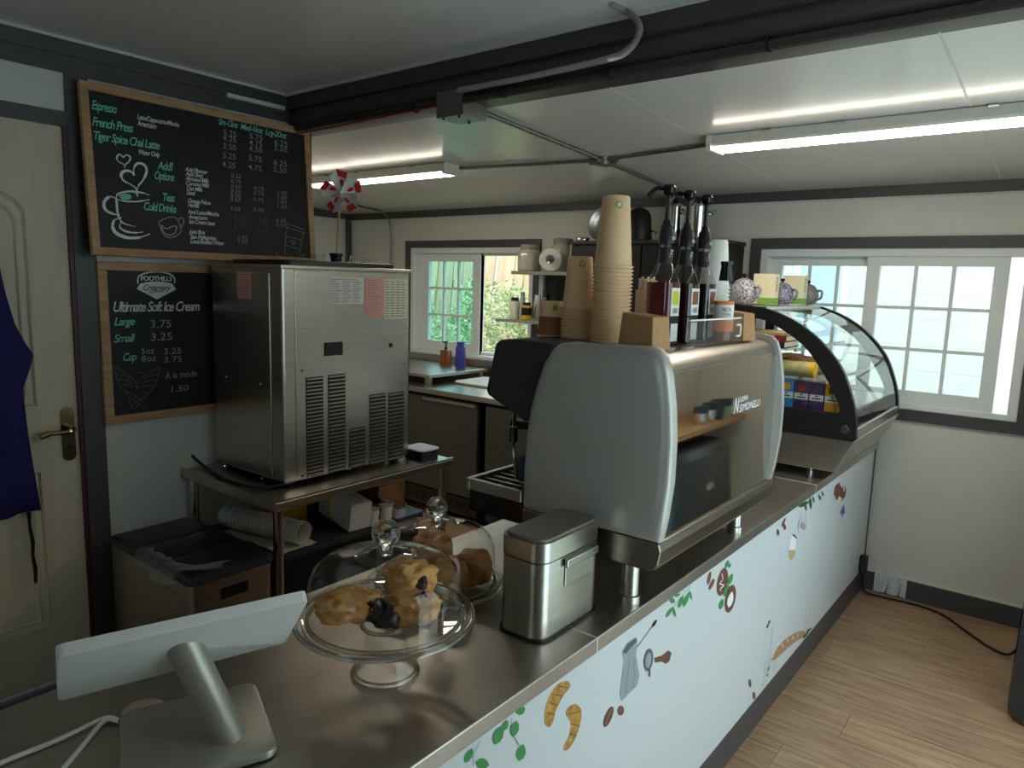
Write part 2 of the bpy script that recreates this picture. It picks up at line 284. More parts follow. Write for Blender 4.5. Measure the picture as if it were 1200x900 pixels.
def dpanel(y0, y1, z0, z1, arch):
    m = MB(); k = XL-.006
    for i, (ins, hgt) in enumerate(((0, .006), (.03, .0035))):
        a, b, c, e = y0+ins, y1-ins, z0+ins, z1-ins
        pts = [(a, c), (b, c), (b, e)] + ([((a+b)/2+(b-a)/2*math.cos(t), e+arch*math.sin(t)) for t in [math.pi*q/8 for q in range(1, 8)]] if arch else []) + [(a, e)]
        inn = .014; cx, cz = (a+b)/2, (c+e)/2
        pin = [(cx+(p[0]-cx)*(1-inn/(b-a)*2), cz+(p[1]-cz)*(1-inn/(e-c)*2)) for p in pts]
        n = len(pts); vs_ = [(k, *p) for p in pts]+[(k+hgt+.004, *[(p[j]+q[j])/2 for j in (0, 1)]) for p, q in zip(pts, pin)]+[(k, *p) for p in pin]
        m.add(vs_, [(i_, (i_+1) % n, n+(i_+1) % n, n+i_) for i_ in range(n)]+[(n+i_, n+(i_+1) % n, 2*n+(i_+1) % n, 2*n+i_) for i_ in range(n)])
    m.build('moulding', 'door', d, smooth=True, ang=60)
dpanel(.36, .955, 1.10, 1.80, .10); dpanel(.36, .955, .24, .86, 0)
hd = MB().rr(1.026, 1.072, .878, 1.085, 0, .008, .022, T=Matrix(((0,0,1,XL-.006),(1,0,0,0),(0,1,0,0),(0,0,0,1)))).build('handle_plate', 'brassy', d, smooth=True)
MB().tube(bez([(XL, 1.05, 1.005), (XL+.045, 1.05, 1.005), (XL+.058, 1.02, 1.0), (XL+.056, .97, 1.002), (XL+.054, .935, .992)], 5), [.011]*10+[.009]*6+[.011]*5).build('lever', 'brassy', hd, smooth=True)
MB().tube([(XL, 1.05, .93), (XL+.006, 1.05, .93)], .009, 12).build('keyhole', 'black', hd)
# --- other walls, seen only in reflections or from a step aside
wr = setting('wall_right', (XR, 1, 0))
for a, b, c in ((3.12, YF+.06, 0), (1.98, 2.2, 0), (-2.4, .95, 0), (.95, 1.98, 2.1), (2.2, 3.12, 2.02)): B(XR, XR+.06, a, b, c, 2.45 if b < 2 else 2.32).build('wall_panel', 'wall', wr)
def glazed(name, label, y0, y1, z1):
    d2 = thing(name, label, 'door', (XR, (y0+y1)/2, 0)); d2['kind'] = 'structure'; m = MB(); mid = (y0+y1)/2-.02
    for a in (y0, mid, y1-.04): m.box(XR, XR+.05, a, a+.04, 0, z1)
    m.box(XR, XR+.05, y0, y1, z1-.05, z1); m.box(XR, XR+.05, y0, y1, 0, .08); m.build('door_frame', 'alu', d2)
    for a, b in ((y0+.04, mid), (mid+.04, y1-.04)): B(XR+.02, XR+.026, a, b, .08, z1-.05).build('glass_pane', 'pane', d2)
glazed('door_2', 'glazed entrance door with aluminium frame facing the counter front', .95, 1.98, 2.1); glazed('door_3', 'glazed side door with aluminium frame facing the display case', 2.2, 3.12, 2.02)
struct(B(XR-.012, XR, 3.12, YF, 0, .105).build('baseboard_right', 'trim'))
wfr = setting('wall_front', (-1.3, -2.3, 0)); FW_ = (-1.6, -.6, 1.0, 1.85)
m = MB(); col_boxes(m, XL-.06, XR+.06, -2.4, -2.34, 2.3, [FW_]); m.build('wall_panel', 'wall', wfr)
w3 = setting('window_3', (-1.1, -2.37, 1.0)); m = MB()
for a in (-1.6, -1.12, -.64): m.box(a, a+.04, -2.39, -2.35, 1.0, 1.85)
m.box(-1.6, -.6, -2.39, -2.35, 1.0, 1.04); m.box(-1.6, -.6, -2.39, -2.35, 1.81, 1.85); m.build('frame', 'offwhite', w3); B(-1.6, -.6, -2.375, -2.37, 1.0, 1.85).build('pane', 'pane', w3)
# --- ceilings
cl = setting('ceiling', (-1.3, .9, 2.413))
zc = lambda yy: 2.14+.06*(YF-yy)
cb = [-5.2, -4.3, -3.31, -2.32, -1.325, -.36, XR+.06]
def slab(mb, a, b, y0, y1, f): mb.add([(a,y0,f(y0)),(b,y0,f(y0)),(b,y1,f(y1)),(a,y1,f(y1)),(a,y0,f(y0)+.06),(b,y0,f(y0)+.06),(b,y1,f(y1)+.06),(a,y1,f(y1)+.06)], [(0,3,2,1),(4,5,6,7),(0,1,5,4),(1,2,6,5),(2,3,7,6),(3,0,4,7)])
for a, b in zip(cb, cb[1:]):
    m = MB(); slab(m, a+.001, b-.001, 2.16, YF+.06, zc); m.build('ceiling_panel', 'ceil', cl)
    if b > XL:
        m = MB(); slab(m, max(a, XL-.06)+.001, b-.001, -2.4, -.3, lambda yy: 2.19+.06*(yy+2.4)); m.build('ceiling_panel', 'ceil', cl)
        m = MB(); slab(m, max(a, XL-.06)+.0008, b-.0008, -.3, 2.03, lambda yy: 2.413); m.build('ceiling_panel', 'ceil', cl)
m = MB()
for a in cb[1:-1]:
    m.add([(a-.003, 2.17, zc(2.17)-.0008), (a+.003, 2.17, zc(2.17)-.0008), (a+.003, YF, zc(YF)-.0008), (a-.003, YF, zc(YF)-.0008)], [(0,1,2,3)])
m.build('panel_joint', 'bead', cl)
bm_ = thing('ceiling_beam', 'charcoal steel beam crossing the ceiling with bracket edge', 'beam', (-1.3, 2.1, 2.26)); bm_['kind'] = 'structure'
B(XL-.05, XR, YB, 2.17, 2.345, 2.47).build('beam_fascia', 'beam', bm_)
pr = [(2.04, 2.36)]+[(2.075+.045*math.cos(t), 2.31+.05*math.sin(t)) for t in [R(180+q*15) for q in range(0, 7)]]+[(2.18, 2.258), (2.18, 2.36)]
MB().prism(pr, 'x', XL-.05, XR).build('beam_flange', 'beam', bm_, smooth=True)
B(XL+.02, XR, YB-.012, YB, 2.401, 2.417).build('sealant_bead', 'bead', bm_)
struct(B(XL-.05, XR, -.36, -.3, 2.28, 2.47).build('trim_11', 'beam'))
# --- windows
def grid_sash(win, x0, x1, z0, z1, y0, fr, gx, gz, pm_, cols=3, rows=3, th=.035):
    gx0, gx1 = gx; gz0, gz1 = gz; m = MB(); bw = .017
    m.box(x0, gx0, y0, y0+th, z0, z1); m.box(gx1, x1, y0, y0+th, z0, z1); m.box(gx0, gx1, y0, y0+th, z0, gz0); m.box(gx0, gx1, y0, y0+th, gz1, z1)
    for i in range(1, cols): c = gx0+(gx1-gx0)*i/cols; m.box(c-bw/2, c+bw/2, y0+.008, y0+th-.006, gz0, gz1)
    for i in range(1, rows): c = gz0+(gz1-gz0)*i/rows; m.box(gx0, gx1, y0+.009, y0+th-.007, c-bw/2, c+bw/2)
    s = m.build('sash', 'offwhite', win)
    for i in range(cols):
        for k in range(rows):
            a, b = gx0+(gx1-gx0)*i/cols, gx0+(gx1-gx0)*(i+1)/cols; c, e = gz0+(gz1-gz0)*k/rows, gz0+(gz1-gz0)*(k+1)/rows
            B(a, b, y0+.016, y0+.018, c, e).build('pane', pm_, s)
def casing(win, x0, x1, z0, z1, wd):
    m = MB(); m.box(x0, x1, YF-.018, YF+.01, z1-wd, z1); m.box(x0, x1, YF-.018, YF+.01, z0, z0+wd); m.box(x0, x0+wd, YF-.018, YF+.01, z0+wd, z1-wd); m.box(x1-wd, x1, YF-.018, YF+.01, z0+wd, z1-wd)
    m.build('casing', 'trim', win)
    a, b, c, e = x0+wd, x1-wd, z0+wd, z1-wd; f = .042; m = MB()
    m.box(a, b, YF-.008, YF+.09, e-f, e); m.box(a, b, YF-.008, YF+.09, c, c+.03); m.box(a, a+f, YF-.008, YF+.09, c+.03, e-f); m.box(b-f, b, YF-.008, YF+.09, c+.03, e-f)
    m.build('window_frame', 'offwhite', win, bevel=.003)
w1 = setting('window_1', (-3.7, YF, .95)); casing(w1, -4.40, -3.03, .945, 1.905, .055)
grid_sash(w1, -4.30, -3.618, 1.03, 1.81, YF+.035, .06, (-4.178, -3.70), (1.11, 1.745), 'pane_teal')
m = MB(); m.box(-3.66, -3.618, YF+.03, YF+.08, 1.03, 1.81); m.box(-3.618, -3.12, YF+.05, YF+.085, 1.79, 1.815); m.box(-3.618, -3.12, YF+.05, YF+.085, 1.03, 1.055); m.build('sash', 'offwhite', w1)
w2 = setting('window_2', (-.8, YF, .95)); casing(w2, -1.528, -.125, .948, 1.886, .058)
grid_sash(w2, -1.43, -.87, 1.04, 1.79, YF+.045, .05, (-1.36, -.916), (1.10, 1.738), 'pane')
grid_sash(w2, -.909, -.286, 1.035, 1.798, YF+.003, .06, (-.846, -.347), (1.104, 1.739), 'pane')
# ================================================================== OUTSIDE
gr = struct(B(-16, 12, YF+.1, 16, -.5, -.42).build('ground', 'ground'))
hs = thing('neighbour_house', 'bright white sided house wall beyond the right window', 'house', (-.5, 8, -.42))
B(-3.6, 6, 8, 8.3, -.42, 5).build('wall', 'siding', hs)
for k in range(16): B(-3.6, 6, 7.985, 8, -.4+.25*k, -.4+.25*k+.248).build('siding_board', 'siding', hs)
q = MB().box(-2.45, -1.9, 7.95, 7.99, .9, 2.1).build('window', 'offwhite', hs); B(-2.38, -1.97, 7.94, 7.95, 1.0, 2.0).build('pane', 'housepane', q)
B(-3.6, 6, 7.9, 8.0, 2.62, 2.70).build('fascia_board', 'offwhite', hs)
fe = thing('garden_fence', 'weathered vertical board fence behind the greenery', 'fence', (-6, 7.2, -.42))
me = None
for k in range(26):
    a = -9.2+k*.17
    if me is None: o = MB().box(-.075, .075, -.012, .012, 0, 2.62).build('board', 'fence', fe, local=True); me = o.data
    else: o = bpy.data.objects.new('board', me); C.objects.link(o); o.parent = fe
    o.location = (a+6, random.uniform(-.01, .01), random.uniform(-.03, .03)); o.rotation_euler = (0, random.uniform(.09, .13), 0)
B(-9.3, -4.6, 7.23, 7.27, 1.5, 1.6).build('rail', 'fence', fe)
h2 = thing('shed', 'white shed with grey roof behind the garden fence', 'shed', (-7, 9.5, -.42)); B(-12, -4.4, 9.5, 9.7, -.42, 3.4).build('wall', 'siding', h2); B(-12, -4.4, 9.2, 9.8, 2.55, 2.7).build('gutter', 'grey_s', h2)
def bush(c, rad, hgt, n, m_, label):
    t = thing('garden_bush', label, 'bush', (c[0], c[1], -.42)); mb = MB(); rnd = random.Random(int(c[0]*100))
    for _ in range(n):
        a, e, rr_ = rnd.uniform(0, 6.283), rnd.uniform(0, 1), rnd.uniform(.55, 1)
        p = Vector((c[0]+rad*rr_*math.cos(a)*math.sqrt(1-.75*e*e), c[1]+rad*.6*rr_*math.sin(a)*math.sqrt(1-.75*e*e), -.42+hgt*e*rnd.uniform(.9, 1.05)))
        u = Vector((rnd.uniform(-1, 1), rnd.uniform(-1, 1), rnd.uniform(-.6, 1))).normalized(); v = u.orthogonal().normalized(); s = rnd.uniform(.018, .045)
        mb.add([p-u*s, p+v*s*.4, p+u*s, p-v*s*.4], [(0,1,2,3)])
    mb.build('foliage', m_, t, kind='stuff', recalc=False)
    mb = MB()
    for k in range(5): a = k*1.26; mb.tube([(c[0], c[1], -.42), (c[0]+.3*rad*math.cos(a), c[1]+.3*rad*math.sin(a), -.42+hgt*.5), (c[0]+.6*rad*math.cos(a), c[1]+.5*rad*math.sin(a), -.42+hgt*.85)], [.02, .014, .006], 5)
    mb.build('stem', 'crustb', t)
bush((-5.1, 6.1), .82, 1.95, 7000, 'bush', 'mid green leafy bush outside the open window pane')
bush((-6.75, 6.3), .8, 1.9, 7000, 'bush2', 'pale green leafy bush outside the gridded sash')
bush((-3.6, 6.3), .65, 1.75, 3500, 'bush2', 'pale green leafy bush behind the wall shelf jars')
bush((-8.3, 6.5), .75, 1.9, 3500, 'bush', 'mid green leafy bush by the fence corner')
# ================================================================== CEILING LIGHTS AND CONDUIT
def batten(x0, x1, yy, label, z):
    z = z or zc(yy); t = thing('batten_light', label, 'light', ((x0+x1)/2, yy, z-.07), 'ceiling batten lights')
    pr = [(yy-.07, z+.002), (yy-.07, z-.034), (yy-.062, z-.044), (yy+.062, z-.044), (yy+.07, z-.034), (yy+.07, z+.002)]
    MB().prism(pr, 'x', x0, x1).build('housing', 'lampbody', t, bevel=.004)
    pr = [(yy-.058, z-.042), (yy-.055, z-.052), (yy+.055, z-.052), (yy+.058, z-.042)]
    MB().prism(pr, 'x', x0+.02, x1-.02).build('diffuser', 'lamp', t)
    for a in (x0, x1-.018): MB().prism([(yy-.074, z+.002), (yy-.074, z-.046), (yy-.066, z-.057), (yy+.066, z-.057), (yy+.074, z-.046), (yy+.074, z+.002)], 'x', a-.001, a+.019).build('end_cap', 'lampbody', t)
    for k in (.2, .42, .8): MB().cbox((x0+(x1-x0)*k, yy-.072, z-.004), (.03, .012, .008)).build('clip', 'chrome', t)
batten(-3.95, -2.72, 2.90, 'lit white batten light on the ceiling above the ice cream machine', 0); batten(-1.275, -.05, 2.93, 'lit white batten light on the ceiling above the right window', 0)
def conduit(pts, r_, label, m_='galv', name='conduit'):
    mb = MB().tube(pts, r_, 8); return tag(mb.build(name, m_, None, smooth=True), label, 'conduit')
cz = lambda x, yy, o=.012: (x, yy, zc(yy)-o)
conduit([cz(-2.72, 2.95), cz(-1.9, 3.06), cz(-1.275, 2.96)], .009, 'thin grey conduit joining the two batten lights')
conduit([cz(-1.895, 2.17), cz(-1.888, 3.05), cz(-1.90, 4.02)], .010, 'thin grey conduit running from the beam box to the far wall')
conduit(bez([cz(-3.93, 2.92, .01), cz(-4.3, 3.3, .01), cz(-4.52, 3.75, .012), (-4.56, 4.02, 2.13), (-4.57, 4.12, 2.03), (-4.57, 4.128, 1.7), (-4.57, 4.128, 1.0)], 6), .009, 'grey conduit bending down the corner of the far wall')
t = thing('ceiling_junction_box', 'round grey junction box where the ceiling conduits cross', 'junction box', (-1.89, 3.07, zc(3.07)-.035)); MB().cyl((-1.89, 3.07, zc(3.07)-.036), .04, .04).build('body', 'galv', t, smooth=True, bevel=.003)
for a in range(4): MB().tube([(-1.89+.035*math.cos(a*1.5708), 3.07+.035*math.sin(a*1.5708), zc(3.07)-.014), (-1.89+.075*math.cos(a*1.5708), 3.07+.075*math.sin(a*1.5708), zc(3.07)-.014)], .014, 8).build('collar', 'galv', t)
t = thing('beam_junction_box', 'square metal junction box under the ceiling beam', 'junction box', (-1.93, 2.08, 2.205)); B(-2.0, -1.86, 2.03, 2.16, 2.205, 2.30).build('body', 'galv', t, bevel=.003)
for a, b in ((-1.97, 2.04), (-1.89, 2.04), (-1.93, 2.14)): MB().cyl((a, b, 2.198), .005, .01, 8).build('screw', 'black', t)
conduit([(XL, 2.035, 2.262), (-2.0, 2.035, 2.262)], .015, 'dark conduit along the beam above the menu board', 'conduit_dark')
conduit([(-1.86, 2.035, 2.257), (XR, 2.035, 2.257)], .015, 'long dark conduit along the beam above the counter', 'conduit_dark')
conduit([(XL, 2.03, 2.238), (-2.6, 2.02, 2.236), (-2.35, 2.02, 2.242), (-2.0, 2.03, 2.25)], .004, 'thin red wire hanging under the beam conduit', 'redwire', 'wire')
pts = bez([(-1.87, 2.01, 2.285), (-1.55, 2.008, 2.285), (-1.25, 2.006, 2.292), (-1.16, 1.99, 2.30), (-1.12, 1.985, 2.34), (-1.13, 1.985, 2.38), (-1.16, 1.96, 2.405), (-1.17, 1.9, 2.411)], 14)
mb = MB(); dense = []
for a, b in zip(pts, pts[1:]):
    for k in range(3): dense.append(a.lerp(b, k/3))
mb.tube(dense, [.0115 if i % 2 else .008 for i in range(len(dense))], 8); tag(mb.build('flexible_conduit', 'flex', None, smooth=True, ang=80), 'ribbed flexible metal conduit looping up to the ceiling', 'conduit')
m = MB()
t = thing('cable_tie', 'black cable tie around the beam conduits', 'cable tie', (-1.6, 2.03, 2.25), 'beam cable ties')
MB().lathe([(.021, 0), (.021, .008)], (0, 0, 0), 14, Matrix.Rotation(R(90), 4, 'Y')).build('band', 'black', t, local=True)
for xx, lb_ in ((-2.12, 'black cable tie on the beam conduit right beside the metal junction box'), (-2.45, 'black cable tie on the beam conduit near the menu board'), (-1.25, 'black cable tie where the ribbed flexible conduit turns upward'), (-.75, 'black cable tie on the bare beam conduit away from the flexible conduit')): dup(t, (xx, 2.035, 2.26), label=lb_)
t.location = (-1.68, 2.035, 2.26); t['label'] = 'black cable tie around the beam conduit and the start of the flexible conduit'
# ================================================================== SERVICE COUNTER
ct = thing('service_counter', 'long white service counter with brushed steel top and painted food prints', 'counter', (-1.09, 1.9, 0))
for a, b in ((-.45, 1.3045), (1.3065, 2.985), (2.987, YF-.003)): B(-1.425, XC, a, b, .785, CT).build('worktop_section', 'steel_top', ct, bevel=.003)
for a in (1.3055, 2.986): B(-1.416, XC+.0005, a-.0015, a+.0015, .788, CT-.0006).build('worktop_joint', 'cream', ct)
B(-1.38, XC-.03, -.42, YF-.004, .0, .79).build('carcass', 'steel', ct)
fp = B(XC-.03, XC-.012, -.42, YF-.03, .118, .786).build('front_panel', 'panel', ct)
B(XC-.03, XC-.010, -.42, YF-.004, 0, .118).build('toe_kick', 'trim', ct); B(XC-.03, XC-.008, YF-.03, YF-.012, .118, .785).build('end_strip', 'trim', ct)
XD = XC-.0115; _dz = [0]
def decal(name, m_, polys, strokes=()):
    """polys and strokes in photo pixels, laid on the front panel plane"""
    mb = MB(); _dz[0] = (_dz[0]+1) % 7; xd = XD+.0002*_dz[0]
    for pl in polys:
        mb.add([px(p[0], p[1], xd) for p in pl], [tuple(range(len(pl)))])
    for pts, wd in strokes:
        ps = [px(p[0], p[1], xd) for p in pts]
        for a, b in zip(ps, ps[1:]):
            dd = (b-a).normalized(); nn = Vector((0, -dd.z, dd.y))*wd/2; mb.add([a+nn, a-nn, b-nn, b+nn], [(0,1,2,3)])
    return mb.build(name, m_, fp, recalc=False, kind='stuff' if len(polys)+len(strokes) > 1 else None)
def tr_(pts, ox, oy, s): return [(ox+p[0]*s, oy+p[1]*s) for p in pts]
def sm(pts, n=4): q = bez([(p[0], p[1], 0) for p in pts+[pts[0]]], n); return [(v.x, v.y) for v in q[:-1]]
A = (500, 640, 1/3)
c1 = tr_([(498,474),(505,492),(482,525),(458,570),(444,618),(431,636),(415,622),(418,570),(436,520),(466,482)], *A); c2 = tr_([(524,554),(543,575),(541,620),(522,678),(496,716),(480,712),(500,668),(508,622),(490,590),(502,565)], *A)
decal('croissant_print', 'd_gold', [sm(c1)]); decal('croissant_print', 'd_gold', [sm(c2)])
decal('croissant_crease', 'd_brown', [], [(tr_(q, *A), .0022) for q in ([(446,520),(478,528)],[(432,550),(462,560)],[(424,585),(450,592)],[(465,492),(500,500)],[(496,590),(540,582)],[(506,625),(538,632)],[(503,660),(526,668)])])
def leaf(cx, cy, ln, wd, ang): return [(cx+math.cos(ang)*u*ln/2-math.sin(ang)*v*wd/2, cy+math.sin(ang)*u*ln/2+math.cos(ang)*v*wd/2) for u, v in ((-1,0),(-.6,.75),(0,1),(.55,.7),(1,0),(.55,-.7),(0,-1),(-.6,-.75))]
for cx, cy, ln, wd, an in ((252,665,72,36,-1.2),(278,630,40,20,-1.3),(310,642,58,30,-1.3),(330,578,40,30,-.6),(148,736,60,26,-1.1),(196,765,50,40,.2),(332,726,62,34,-1.3)):
    decal('leaf_print', 'd_green', [tr_(leaf(cx, cy, ln, wd, an), *A)])
decal('vine_print', 'd_dgrey', [], [(tr_([(190,682),(165,730),(165,770)], *A), .0012), (tr_([(300,600),(296,650),(325,700)], *A), .0012)])
def bean(cx, cy, ln, wd, an): return ell(cx, cy, ln/2, wd/2, an, 12)
def beans(lst, S):
    for cx, cy, ln, wd, an in lst:
        decal('bean_print', 'd_brown', [tr_(bean(cx, cy, ln, wd, an), *S)]); decal('bean_crease', 'd_beige', [], [(tr_([(cx-ln*.35*math.cos(an), cy-ln*.35*math.sin(an)), (cx+ln*.35*math.cos(an), cy+ln*.35*math.sin(an))], *S), .0012)])
beans([(640,600,78,24,-1.2),(682,578,36,24,-1.5)], A)
decal('pitcher_print', 'd_grey', [tr_([(735,320),(742,330),(736,382),(748,455),(740,490),(685,545),(679,520),(694,400),(687,372),(705,342)], *A)])
decal('pitcher_mouth_print', 'd_dgrey', [tr_([(735,322),(738,335),(700,378),(690,372),(706,345)], *A)], [(tr_([(740,356),(804,268)], *A), .003), (tr_([(712,400),(700,520)], *A), .0018), (tr_([(728,395),(732,460),(722,500)], *A), .0018)])
decal('thermometer_print', 'black', [tr_(leaf(801,272,34,9,-1.0), *A)])
decal('portafilter_print', 'd_dgrey', [tr_(ell(780,400,40,16,-1.45), *A), tr_([(782,435),(788,435),(786,460),(780,458)], *A)]); decal('portafilter_basket', 'd_grey', [tr_(ell(780,402,28,10,-1.45), *A)])
decal('portafilter_handle', 'd_brown', [tr_([(800,393),(826,385),(850,366),(861,375),(854,404),(842,414),(824,406),(802,410)], *A)])
A2 = (720, 640, 1/7.5)
for cx, cy, ln, wd, an in ((510,480,55,50,.3),(585,490,120,40,-1.2),(632,470,150,36,-1.2),(672,432,90,18,1.3),(484,582,110,28,-1.0),(526,580,100,24,1.3),(556,432,60,24,-.5)):
    decal('leaf_print', 'd_green', [tr_(leaf(cx, cy, ln, wd, an), *A2)])
decal('stem_print', 'd_green', [], [(tr_([(500,560),(590,440),(672,350)], *A2), .0015)])
for cx, cy, ln, wd, an in ((990,160,80,30,-1.2),(1020,290,110,40,-1.2),(940,510,100,40,-1.3),(985,390,120,40,-1.2),(1015,170,50,16,-1.3)): decal('leaf_print', 'd_green', [tr_(leaf(cx, cy, ln, wd, an), *A2)])
beans([(832,280,120,30,-1.35),(855,335,110,32,-1.15)], A2)
decal('latte_cup_print', 'd_brown', [tr_(ell(950,315,125,44,-1.38), *A2)]); decal('latte_cup_print', 'd_brown', [tr_(ell(1020,462,125,44,-1.38), *A2)])
decal('latte_art_print', 'd_white', [tr_(leaf(1020,470,150,50,-1.35), *A2)], [(tr_(q, *A2), .004) for q in ([(945,240),(955,290),(925,330),(965,345),(930,375),(935,395)],)]); decal('latte_swirl_print', 'd_brown', [], [(tr_(q, *A2), .003) for q in ([(1040,420),(1005,450),(1040,470),(1005,500),(1030,520)],)])
decal('latte_ring_print', 'd_white', [], [(tr_(ell(1020,462,108,34,-1.38)+[ell(1020,462,108,34,-1.38)[0]], *A2), .0025)])
A3 = (900, 540, 1/7.5)
beans([(88,630,60,24,1.5),(138,540,80,20,-1.2),(146,580,56,24,1.4)], A3)
decal('latte_glass_print', 'd_white', [tr_([(208,655),(250,680),(240,790),(182,780)], *A3)]); decal('latte_glass_foot', 'd_beige', [tr_([(184,790),(240,780),(232,840),(206,878),(184,850)], *A3)]); decal('latte_glass_lid', 'd_dgrey', [tr_([(208,648),(232,645),(256,672),(250,686)], *A3)])
for cx, cy, ln, wd, an in ((315,382,110,36,-.5),(374,375,110,28,1.5),(332,405,80,20,1.4),(400,340,60,18,1.3),(450,320,60,12,1.4),(462,325,50,10,1.5),(480,290,50,18,1.2)): decal('leaf_print', 'd_dgreen', [tr_(leaf(cx, cy, ln, wd, an), *A3)])
decal('lavender_print', 'd_lav', [tr_(ell(310,575,34,20,1.4), *A3)], [(tr_(q, *A3), .004) for q in ([(290,450),(262,590)],[(304,480),(290,590)],[(330,450),(334,590)],[(275,530),(266,640)])])
decal('nut_print', 'd_brown', [tr_([(590,225),(625,190),(650,240),(675,210),(688,260),(676,320),(640,360),(600,340),(580,290)], *A3)]); decal('nut_kernel_print', 'cream', [tr_([(625,310),(650,330),(640,365),(610,398),(598,380)], *A3), tr_([(665,225),(676,215),(672,270),(662,265)], *A3)])
decal('flower_print', 'd_blue', [tr_([(668,378),(672,420),(678,455),(662,470),(652,500),(645,470),(632,452),(648,420)], *A3)])
A4 = (860, 680, 140/900)
decal('baguette_print', 'd_tan', [sm(tr_([(296,605),(304,555),(350,482),(420,420),(495,384),(535,386),(525,425),(455,470),(385,530),(315,595)], *A4))])
decal('baguette_slash', 'd_white', [], [(tr_(q, *A4), .005) for q in ([(360,475),(372,505)],[(402,442),(410,465)],[(440,418),(448,445)],[(478,398),(486,425)])])
decal('lavender_print', 'd_lav', [], [(tr_(q, *A4), .003) for q in ([(292,335),(285,450),(270,560),(255,700)],[(236,605),(232,700),(215,815)],[(545,215),(540,300),(532,370)],[(575,145),(570,240),(560,330)],[(305,610),(303,700)])])
decal('sprig_print', 'd_dgreen', [tr_(leaf(*q), *A4) for q in ((545,410,60,16,-.9),(555,385,50,12,-1.2),(570,372,50,12,-.8),(530,425,40,12,-1.3),(255,345,40,14,-1.2),(268,315,36,12,-1.1),(262,665,44,10,-1.1),(252,715,30,10,-1),(288,595,30,8,-1))])
beans([(122,775,62,20,1.5),(152,870,60,24,1.5)], A4)
_plug = MB().rr(-.774, -.735, 4.0, 4.04, .135, .225, .012, top=.01); _plug.tube([(-.755, 4.02, .14), (-.753, 4.025, .09)], [.012, .006])
_cord = (MB().tube(bez([(-.753, 4.025, .09), (-.74, 4.04, .02), (-.66, 4.06, .008), (-.5, 4.075, .007), (-.38, 4.04, .007), (-.27, 3.92, .007), (-.16, 3.80, .007), (-.085, 3.76, .015), (-.05, 3.75, .07)], 6), .006))
sh = thing('notice_sheet', 'creased printed paper taped over the baseboard', 'paper', (-.65, YF-.02, 0))
m = MB(); n = 8
for i in range(n+1): a = -.715+.155*i/n; m.v += [(a, YF-.019-.006*math.sin(i*1.7), .005), (a, YF-.019-.004*math.sin(i*2.3+1), .125-.012*i/n)]
m.f = [(2*i, 2*i+2, 2*i+3, 2*i+1) for i in range(n)]; m.build('sheet', 'paper', sh, recalc=False)
m = MB()
for k in range(9):
    for j in range(3): a = -.705+.048*j; m.box(a, a+.04-.01*((k*j) % 3), YF-.0268, YF-.0262, .012+.011*k, .0138+.011*k)
m.build('print', 'greyprint', sh, kind='stuff')
# ================================================================== ESPRESSO MACHINE
em = thing('espresso_machine', 'large silver and black espresso machine with mirror back panel', 'coffee machine', (-.95, 1.87, CT))
prof = [(-1.112,1.0),(-1.112,1.10),(-1.108,1.19),(-1.097,1.275),(-1.08,1.34),(-1.058,1.40),(-1.035,1.435),(-1.01,1.452),(-.98,1.457),(-.77,1.462),(-.742,1.457),(-.725,1.44),(-.712,1.40),(-.70,1.33),(-.693,1.25),(-.693,1.15),(-.702,1.06),(-.712,1.005)]
def bulged(y0, s):
    m = MB(); cx, cz_ = -.90, 1.23; n = len(prof); rings = []
    for k, (ins, dy) in enumerate(((0, 0), (0, .022), (.004, .029), (.011, .0325), (.03, .034))):
        rings.append([(p[0]+(cx-p[0])*ins/.22, y0-s*dy, p[1]+(cz_-p[1])*ins/.22) for p in prof])
    m.v = [q for rg in rings for q in rg]
    for k in range(len(rings)-1):
        for i in range(n): j = (i+1) % n; m.f.append((k*n+i, k*n+j, k*n+n+j, k*n+n+i))
    m.f += [tuple(range(n)), tuple(range((len(rings)-1)*n, len(rings)*n))]
    return m
bulged(1.504, 1).build('side_panel', 'silver', em, smooth=True, ang=50); bulged(2.236, -1).build('side_panel', 'silver', em, smooth=True, ang=50)
mb = MB(); top = [(-1.06,1.38),(-1.03,1.425),(-1.0,1.44),(-.78,1.446),(-.752,1.44),(-.733,1.425),(-.724,1.40)]
mb.prism(top+[(-.74,1.36),(-1.05,1.36)], 'y', 1.50, 2.24).build('top_panel', 'steel', em, smooth=True)
mb = MB()
for k in range(9): B(-.985, -.79, 1.56+.07*k, 1.572+.07*k, 1.444, 1.4475).build('top_slot', 'steel', em)
bp_ = MB().prism([(-.726,1.41),(-.722,1.37),(-.7195,1.30),(-.7185,1.20),(-.719,1.10),(-.7205,1.0),(-.74,1.0),(-.74,1.41)], 'y', 1.502, 2.238).build('back_panel', 'mirror', em, smooth=True, ang=50)
lg = MB()
for st_, yy, zz, sz, wd in (('N', 1.90, 1.258, .062, .036), ('UOVA', 1.942, 1.286, .022, .06), ('SIMONELLI', 1.942, 1.258, .030, .165)): text(lg, st_, plane_T((-.7165, yy, zz), (0,1,0), (0,0,1)), sz, .2, .004, width=wd)
lg.build('maker_lettering', 'd_white', bp_, recalc=False, kind='stuff')
B(-1.09, -.75, 1.51, 2.23, .99, 1.38).build('inner_body', 'graph', em)
bs = [(-1.115,1.004),(-.712,1.004),(-.706,.985),(-.712,.95),(-.722,.936),(-.74,.93),(-1.1,.93),(-1.115,.945)]
MB().prism(bs, 'y', 1.475, 2.268).build('base', 'steel_dark', em, bevel=.006)
B(-1.30, -1.11, 1.472, 2.268, .955, 1.022).build('tray_housing', 'blackgloss', em, bevel=.008)
